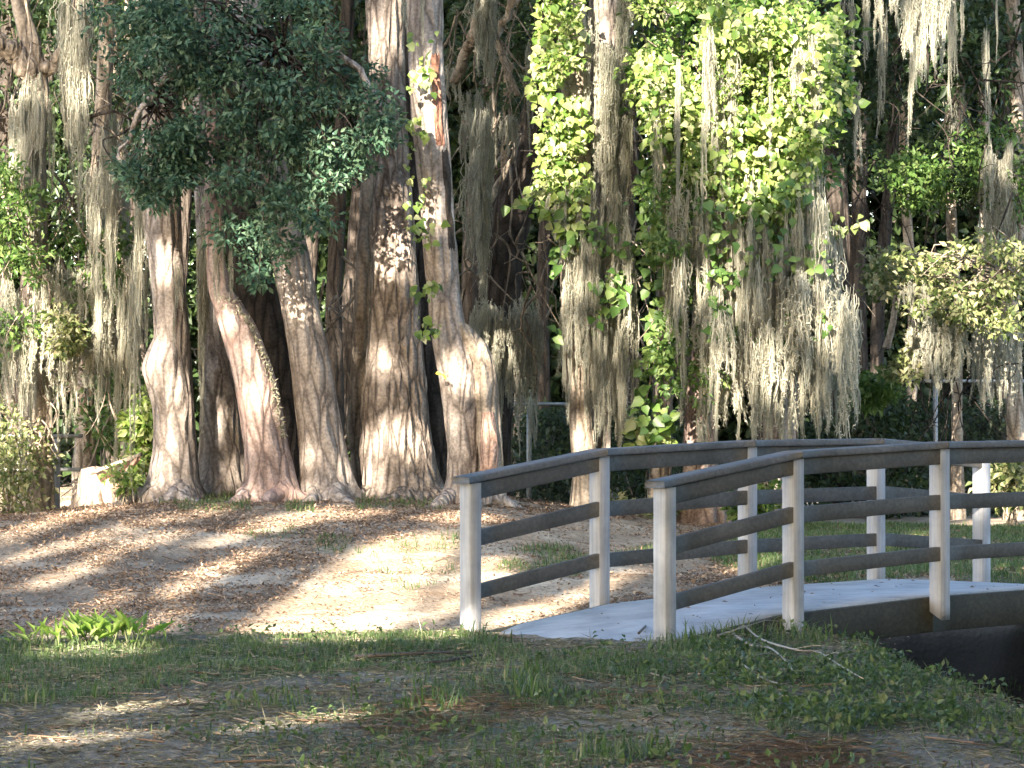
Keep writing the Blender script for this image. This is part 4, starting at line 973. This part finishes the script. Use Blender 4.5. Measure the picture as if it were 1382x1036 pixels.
m = len(P); leaves(mb, P + np.stack([0 * P[:, 0], 0 * P[:, 0], R.uniform(.006, .02, m)], -1), R.normal(size=(m, 3)) * [1, .5, .10], np.array([0, 0, 1.]) + R.normal(size=(m, 3)) * .4, R.uniform(.035, .11, m), R.uniform(.0022, .0045, m), .1, .1)
tag(mb.build('dry_thatch', M['thatch']), 'dry grass bits and fine debris lying on the path', kind='stuff')
# pine straw near the bottom edge
def straw(poly, n):
    q_ = pts_in(poly, 60); P = np.array([gray(x, y) for x, y in q_]); c = P[R.integers(0, len(P), n)] + R.normal(size=(n, 3)) * [.10, .16, 0]
    c[:, 2] = ground(c[:, 0], c[:, 1]) + R.uniform(.006, .03, n); a = R.uniform(0, 6.283, n)
    mb.add(*[None] * 0) if False else None
    return c, np.stack([np.cos(a), np.sin(a) * 1.0, R.normal(size=n) * .12], -1)
mb = MB()
for poly, n in (([(990, 1005), (1150, 1005), (1160, 1050), (960, 1050)], 800), ([(530, 955), (640, 930), (700, 950), (640, 985), (540, 985)], 500), ([(480, 965), (560, 960), (600, 995), (500, 1000)], 300), ([(760, 935), (860, 920), (900, 945), (800, 965)], 250)):
    c, d = straw(poly, n); leaves(mb, c, d, np.array([[0, 0, 1.]]) + R.normal(size=(n, 3)) * .2, R.uniform(.08, .18, n), R.uniform(.003, .006, n), 0, .05)
tag(mb.build('pine_straw', M['needle']), 'reddish dry needles lying in drifts on the path', kind='stuff')

# bright broad leaved weeds on the lip
for k, (x, y, n_, s, lab) in enumerate(((62, 872, 18, .75, 'small bright weed clump nearest the left edge of the ditch lip'), (95, 872, 26, 1.0, 'bright broad leaved weed second from the left on the ditch lip'), (128, 870, 28, 1.1, 'tall bright broad leaved weed in the middle of the ditch lip row'), (160, 868, 34, 1.2, 'largest bright broad leaved weed at the right of the lip row'), (192, 870, 9, .6, 'small sparse weed right of the largest one on the ditch lip'))):
    p = gray(x, y + 4); r = tag(empty('weed_plant', p), lab, 'plant', 'broad leaved weeds on the ditch lip')
    a = R.uniform(0, 6.283, n_); D = np.stack([np.cos(a) * .8, np.sin(a) * .5, R.uniform(.6, 1.9, n_)], -1); base = p + np.stack([R.normal(size=n_) * .085, R.normal(size=n_) * .08, R.uniform(0, .05, n_)], -1)
    mb = MB(); leaves(mb, base + unit(D) * .04, D, np.cross(D, np.stack([-np.sin(a), np.cos(a), 0 * a], -1)), R.uniform(.07, .15, n_) * s, R.uniform(.016, .032, n_) * s, .2, .35); mb.build('leaves', M['bright'], r)
    mb = MB()
    for b, d in list(zip(base, unit(D)))[:8]: tube(mb, [b - [0, 0, .04], b + d * .06], .004, 5)
    mb.build('stems', M['weed'], r)

# sticks
def stick(pxs, rad_, mat, label, lift=.02, name='fallen_branch', fork=True):
    P = np.array([gray(x, y) for x, y in pxs]); P[:, 2] += lift + R.uniform(0, .015, len(P))
    Q = curve_pts(P, 22); r = tag(empty(name, P[0]), label, 'branch', 'dead branches lying on the grass')
    mb = MB(); tube(mb, Q, np.linspace(rad_, rad_ * .45, 22), 7, rough=.25); mb.build('stem', mat, r, smooth=True)
    if fork:
        for k in (8, 14):
            d = (Q[k + 2] - Q[k]) ; sd = np.array([d[1], -d[0], 0]) * random.choice([-1, 1])
            e = Q[k] + unit(d + sd * .7) * random.uniform(.12, .25); e[2] = gz(e[0], e[1]) + lift + .03
            mb = MB(); tube(mb, curve_pts([Q[k], (Q[k] + e) / 2 + [0, 0, .015], e], 7), np.linspace(rad_ * .55, rad_ * .2, 7), 5); mb.build('side_twig', mat, r, smooth=True)
stick([(985, 868), (1012, 884), (1040, 892), (1062, 912), (1070, 922)], .007, M['twig'], 'pale forked stick lying lowest on the grass below the second near post', .05)
stick([(1008, 862), (1030, 882), (1075, 896), (1105, 900), (1135, 918), (1165, 938)], .0065, M['twig'], 'longest pale branch on the grassy edge below the second near post', .06)
stick([(968, 874), (1000, 866), (1040, 852)], .005, M['twig'], 'short pale twig crossing the grass beside the deck edge', .06)
stick([(1000, 905), (1030, 925), (1050, 935)], .005, M['twig'], 'thin pale twig left of the forked stick in the weeds', .03)
stick([(478, 892), (560, 888), (640, 884)], .012, M['darktwig'], 'long dark stick lying across the grass before the first far post', .015, fork=False)
stick([(530, 902), (590, 900), (650, 890)], .012, M['darktwig'], 'dark stick nearest the camera before the first far post', .012, fork=False)
stick([(236, 1000), (220, 985), (200, 985)], .006, M['darktwig'], 'small dark twig on the bare soil at lower left', .012, fork=False)
stick([(862, 868), (872, 855), (882, 845)], .008, M['darktwig'], 'short dark twig propped against the first near post', .04, fork=False)

# ------------------------------------------------------------------ unseen trees behind and beside the camera
U0, V0, RES = -15.0, 1.0, .04; NU, NV = int(18 / RES), int(22 / RES)
LIT = np.zeros((NV, NU))
def stamp(P, w=1.0):
    u, v = uv(P); i = ((u - U0) / RES).astype(int); j = ((v - V0) / RES).astype(int)
    ok = (i >= 0) & (i < NU) & (j >= 0) & (j < NV); np.maximum.at(LIT, (j[ok], i[ok]), w if np.isscalar(w) else w[ok])
sx_, sy_ = np.meshgrid(np.arange(-7, 7, .03), np.arange(9.5, 36, .04)); SP = np.stack([sx_, sy_, ground(sx_, sy_)], -1); spx, spy = proj(SP)
LITG = [
    [(305, 868), (345, 832), (400, 795), (470, 745), (520, 722), (605, 716), (625, 730), (600, 770), (540, 850), (520, 868)],
    [(545, 868), (610, 775), (625, 760), (690, 745), (700, 772), (650, 800), (625, 868)],
    [(640, 862), (660, 822), (760, 805), (850, 765), (870, 770), (790, 812), (700, 850)],
    [(215, 800), (270, 765), (340, 742), (362, 742), (340, 760), (270, 795), (235, 815)],
    [(190, 856), (235, 815), (255, 815), (225, 856)],
    [(40, 866), (95, 830), (130, 826), (80, 866)], [(110, 826), (160, 795), (180, 796), (140, 830)],
    [(20, 790), (90, 768), (150, 735), (250, 712), (262, 720), (170, 745), (110, 780), (30, 800)],
    [(0, 752), (90, 728), (200, 700), (300, 684), (310, 690), (200, 712), (100, 742), (0, 764)],
    [(250, 738), (330, 712), (430, 694), (520, 688), (525, 694), (440, 704), (340, 724), (260, 746)],
    [(330, 700), (460, 682), (470, 688), (350, 708)], [(560, 700), (620, 690), (690, 700), (690, 706), (600, 708)],
    [(-10, 722), (60, 700), (130, 688), (205, 664), (215, 668), (150, 692), (70, 712), (0, 735)],
    [(955, 772), (1000, 762), (1060, 748), (1062, 756), (1000, 776)], [(820, 745), (900, 735), (905, 748), (830, 755)],
    [(940, 690), (985, 682), (990, 692), (945, 698)], [(1280, 705), (1382, 695), (1382, 708), (1300, 712)], [(1170, 735), (1260, 722), (1262, 732), (1180, 742)],
    [(80, 968), (160, 955), (250, 945), (252, 951), (160, 963), (90, 974)], [(0, 1010), (60, 992), (220, 985), (225, 992), (80, 1003), (0, 1022)],
    [(290, 985), (420, 965), (520, 962), (520, 970), (420, 978), (300, 992)], [(1040, 1025), (1130, 1015), (1135, 1024), (1050, 1032)],
    [(540, 960), (620, 950), (660, 955), (600, 968)], [(45, 890), (60, 868), (200, 864), (205, 886)],
]
for p in LITG:
    k = inpoly(spx, spy, p) & (sy_ > 9.6); stamp(SP[k], 1.0)
LITP = [  # photo outline, depth, share lit
    ([(198, 335), (246, 335), (246, 370), (232, 372), (216, 386), (222, 450), (232, 472), (220, 500), (214, 550), (200, 530), (188, 495), (205, 455), (200, 390)], 27.85, 1),
    ([(238, 360), (246, 372), (243, 450), (236, 450)], 27.85, .7),
    ([(203, 605), (222, 600), (228, 668), (185, 672), (203, 640)], 27.8, 1),
    ([(268, 546), (294, 546), (298, 565), (286, 600), (284, 645), (262, 660)], 28.5, 1), ([(305, 630), (330, 622), (336, 666), (300, 664)], 28.5, .8),
    ([(284, 402), (325, 408), (352, 465), (380, 560), (345, 562), (322, 545), (305, 480)], 27.5, .72), ([(322, 552), (340, 555), (342, 600), (330, 602)], 27.5, 1), ([(326, 655), (345, 650), (340, 684), (320, 684)], 27.5, 1),
    ([(366, 352), (418, 372), (430, 418), (436, 445), (395, 440), (375, 400)], 27.6, .75), ([(406, 596), (426, 598), (424, 632), (408, 630)], 27.6, 1), ([(404, 640), (420, 640), (440, 680), (398, 682)], 27.6, .7),
    ([(502, 232), (552, 228), (558, 350), (540, 380), (505, 385)], 28.0, .72), ([(496, 470), (540, 468), (545, 505), (498, 505)], 28.0, .8), ([(490, 585), (585, 545), (600, 668), (485, 674), (488, 630)], 28.0, .62), ([(552, 400), (566, 400), (584, 560), (572, 560)], 28, .6),
    ([(551, 60), (600, 55), (606, 190), (575, 196), (555, 120)], 27.4, .85), ([(588, 476), (622, 482), (650, 512), (640, 530), (596, 528)], 27.4, 1), ([(598, 530), (614, 534), (616, 610), (604, 612)], 27.4, 1), ([(616, 445), (662, 462), (668, 490), (640, 488), (622, 470)], 27.4, .9), ([(650, 555), (676, 560), (680, 640), (650, 640)], 27.35, .7), ([(604, 640), (625, 645), (622, 690), (600, 690)], 27.4, .6),
    ([(712, -60), (812, -60), (818, 130), (800, 300), (740, 290), (712, 250)], 29.1, .85),
    ([(835, -80), (1150, -80), (1150, 60), (1135, 160), (1095, 275), (960, 240), (900, 215), (850, 180)], 29.2, .88),
    ([(955, 240), (1130, 240), (1135, 330), (1000, 330)], 29.2, .45), ([(920, 330), (1150, 330), (1150, 600), (920, 600)], 28.7, .42), ([(755, 300), (850, 300), (850, 640), (765, 640)], 29.2, .42), ([(850, 230), (920, 260), (920, 620), (845, 620)], 29.2, .38),
    ([(770, 640), (790, 640), (790, 690), (770, 690)], 29.3, .8), ([(630, 230), (706, 170), (706, 190), (660, 290), (630, 350)], 31.0, .8), ([(635, 400), (725, 400), (725, 520), (650, 500)], 30.4, .45), ([(600, 0), (680, -20), (672, 200), (610, 140)], 30.3, .5),
    ([(82, -60), (120, -60), (116, 90), (84, 100)], 28.8, .95), ([(-20, -60), (82, -60), (80, 330), (-20, 330)], 29.0, .40), ([(0, 330), (195, 330), (195, 640), (0, 640)], 28.9, .50), ([(100, 110), (170, 110), (190, 330), (90, 330)], 29.0, .33),
    ([(100, 628), (160, 628), (168, 684), (100, 684)], 28.5, 1), ([(120, 608), (195, 608), (190, 650), (150, 665)], 28.2, 1), ([(0, 560), (100, 600), (100, 690), (0, 690)], 29.0, .3), ([(168, 530), (215, 530), (210, 640), (175, 640)], 28.5, .8),
    ([(1160, 315), (1400, 315), (1400, 500), (1290, 490), (1210, 505), (1210, 420)], 32.0, .8), ([(1125, 495), (1210, 490), (1210, 550), (1130, 550)], 33.4, .75), ([(1282, 20), (1304, 20), (1302, 190), (1282, 190)], 34.8, .8), ([(1180, 0), (1382, 0), (1382, 300), (1180, 300)], 33.5, .26), ([(1352, 430), (1395, 430), (1395, 600), (1352, 600)], 34, .7), ([(1312, 460), (1345, 460), (1345, 515), (1312, 515)], 36.3, .8), ([(1330, 610), (1395, 600), (1395, 690), (1330, 690)], 31.6, .6),
    ([(40, 835), (205, 835), (205, 875), (40, 880)], 17.2, 1), ([(1304, 612), (1334, 612), (1334, 685), (1304, 685)], 21.45, 1), ([(1230, -40), (1295, -40), (1295, 20), (1230, 20)], 27.6, .5),
]
for poly, D, sh in LITP:
    xs = np.arange(min(p[0] for p in poly), max(p[0] for p in poly), 3.0); ys = np.arange(min(p[1] for p in poly), max(p[1] for p in poly), 3.0)
    a, b = np.meshgrid(xs, ys); k = inpoly(a, b, poly); P = at(a[k], b[k], D)
    if sh < 1:
        u, v = uv(P); f = noise(u * 3.1, v * 3.1, 7) * .6 + noise(u * 7.3, v * 7.3, 3) * .4
        P = P[f > np.quantile(f, 1 - sh)] if len(f) else P
    stamp(P)
lit = LIT > .5
for _ in range(0): lit = lit | np.roll(lit, 1, 0) | np.roll(lit, -1, 0) | np.roll(lit, 1, 1) | np.roll(lit, -1, 1)
n = 250000
u = R.uniform(-14.0, 2.6, n); v = R.uniform(2.6, 21.5, n)
s = np.where(v < 9.5, R.uniform(-8.0, -4.2, n), R.uniform(-5.5, 3.5, n))
z = v - s * tE
Ld = rdir(n, -.2); Lk = R.uniform(.14, .21, n); _mid = np.stack([u * cA + s * sA, -u * sA + s * cA, z], -1) + Ld * Lk[:, None] * .5; um, vm = uv(_mid)
keep = ~lit[np.clip(((vm - V0) / RES).astype(int), 0, NV - 1), np.clip(((um - U0) / RES).astype(int), 0, NU - 1)]  # crown leaves dropped along sun lines so light reaches the chosen areas
keep &= (z > 1.9) & ((v < 14.8) | (noise(u * 1.2, v * 1.2, 5) > .18))
u, v, s, z, Ld, Lk = u[keep], v[keep], s[keep], z[keep], Ld[keep], Lk[keep]
Pw = np.stack([u * cA + s * sA, -u * sA + s * cA, z], -1)
inside = (Pw[:, 1] > -2.0) & (np.abs(Pw[:, 0]) < 3.5 + .3 * np.maximum(Pw[:, 1], 0)) & (Pw[:, 2] < 4.2 + .2 * np.maximum(Pw[:, 1], 0))
Pw, u, Ld, Lk = Pw[~inside], u[~inside], Ld[~inside], Lk[~inside]
tu = [-11.4, -6.2, -1.2]
for k, (c, lab) in enumerate(zip(tu, ('broad unseen oak left behind the viewpoint, crown cut to shape sun patches', 'tall unseen oak directly behind the viewpoint, crown cut to shape sun patches', 'leafy unseen oak right behind the viewpoint, crown cut to shape sun patches'))):
    bs = -6.5; bx, by = c * cA + bs * sA, -c * sA + bs * cA
    if k == 1: bx, by = bx, by
    r = tag(empty('unseen_shade_oak', [bx, by, gz(bx, by)]), lab, 'tree')
    sel = np.argmin(np.abs(u[:, None] - np.array(tu)[None]), 1) == k; Q = Pw[sel]; m = len(Q)
    mb = MB(); leaves(mb, Q, Ld[sel], np.array([-sA, -cA, .4]) + R.normal(size=(m, 3)) * .5, Lk[sel], Lk[sel] * .72, .1, .05); mb.build('crown', M['oak'], r)
    mb = MB(); tube(mb, curve_pts([[bx, by, -.2], [bx + .1, by, 4], [bx - .1, by, 9], [bx, by, 15]], 30), np.linspace(.32, .06, 30), 14, rough=.1); mb.build('trunk', M['bark'], r, smooth=True)

n = 70000; u = R.uniform(-1.0, 12.5, n); s = R.uniform(-19, -13, n); v = R.uniform(-6, 20, n); z = v - s * tE  # leaf screen added to keep light off the right-hand side
bx, by = 7 * cA - 16 * sA, -7 * sA - 16 * cA
r = tag(empty('unseen_shade_oak', [bx, by, gz(bx, by)]), 'broad unseen oak added far behind on the right to block sun and sky light', 'tree')
hit = lit[np.clip(((v - V0) / RES).astype(int), 0, NV - 1), np.clip(((u - U0) / RES).astype(int), 0, NU - 1)]; k = (z > .2) & ((u > 2.4) | ((z < 3.2) & ~hit)); Q = np.stack([u * cA + s * sA, -u * sA + s * cA, z], -1)[k]; m = len(Q)
mb = MB(); leaves(mb, Q, rdir(m, -.2), np.array([-sA, -cA, .4]) + R.normal(size=(m, 3)) * .5, R.uniform(.25, .36, m), R.uniform(.17, .25, m), .1, .05); mb.build('crown', M['oak'], r)
mb = MB(); tube(mb, curve_pts([[bx, by, -.2], [bx + .1, by, 5], [bx - .1, by, 12], [bx, by, 20]], 30), np.linspace(.4, .08, 30), 14, rough=.1); mb.build('trunk', M['bark'], r, smooth=True)
for bx, by, lab in ((5.6, 9.5, 'dense unseen oak added right of the path to block sky light'),):
    r = tag(empty('unseen_shade_oak', [bx, by, gz(bx, by)]), lab, 'tree')
    cc = np.stack([R.normal(size=3000) * .9 + bx - .2, R.uniform(by - 20, by + 6.0, 3000), R.uniform(.2, 14, 3000)], -1)
    cc[:, 0] += np.maximum(0, cc[:, 1]) * .17
    c2 = np.stack([R.uniform(.9, 9, 2600), R.uniform(-10, 19.5, 2600), R.uniform(6.4, 11, 2600)], -1)  # overhead canopy added to cut sky light on the bridge's right-hand faces
    cc = np.concatenate([cc, c2]); cu, cv = uv(cc); grow = lit.copy()
    for _ in range(12): grow = grow | np.roll(grow, 1, 0) | np.roll(grow, -1, 0) | np.roll(grow, 1, 1) | np.roll(grow, -1, 1)
    hit = grow[np.clip(((cv - V0) / RES).astype(int), 0, NV - 1), np.clip(((cu - U0) / RES).astype(int), 0, NU - 1)]
    cc = cc[~hit & ~((cc[:, 2] < 5.6) & (cc[:, 0] < 3.9 + .27 * np.maximum(cc[:, 1], 0)))]
    mb = MB(); clump_leaves(mb, cc, 30, .55, .5, .22, .13, .2); mb.build('crown', M['darkleaf'], r)
    mb = MB(); tube(mb, curve_pts([[bx + .8, by, -.2], [bx + .7, by, 4], [bx + .9, by, 9]], 20), np.linspace(.3, .08, 20), 14, rough=.1); mb.build('trunk', M['bark'], r, smooth=True)

# ------------------------------------------------------------------ light, sky, camera
W = bpy.data.worlds.new('World'); bpy.context.scene.world = W; W.use_nodes = True
nt = W.node_tree; bg = nt.nodes['Background']; sky = nt.nodes.new('ShaderNodeTexSky'); sky.sky_type = 'NISHITA'; sky.sun_disc = False
sky.sun_elevation = SE; sky.sun_rotation = math.pi + SA; sky.air_density = 1.0; sky.dust_density = 1.5
nt.links.new(sky.outputs[0], bg.inputs[0]); bg.inputs[1].default_value = .105
sl = bpy.data.lights.new('sun', 'SUN'); sl.energy = 5.0; sl.angle = rad(.5); sl.color = (1.0, .90, .76)
so = bpy.data.objects.new('sun', sl); C.objects.link(so); so.location = (-6, -20, 20)
so.rotation_euler = Vector((sA * math.cos(SE), cA * math.cos(SE), -math.sin(SE))).to_track_quat('-Z', 'Y').to_euler()
cam = bpy.data.cameras.new('camera'); cam.sensor_width = 36; cam.lens = 36 * F / 1382; cam.clip_end = 2000; cam.clip_start = .05
co = bpy.data.objects.new('camera', cam); C.objects.link(co); co.location = (0, 0, ZC); co.rotation_euler = (math.pi / 2 + PITCH, 0, 0)
sc = bpy.context.scene; sc.camera = co
sc.view_settings.view_transform = 'Standard'; sc.view_settings.look = 'None'; sc.view_settings.exposure = 3.15; sc.view_settings.gamma = 1
sc.render.engine = 'CYCLES'; sc.cycles.max_bounces = 8; sc.cycles.diffuse_bounces = 5; sc.cycles.transmission_bounces = 4; sc.cycles.use_denoising = True
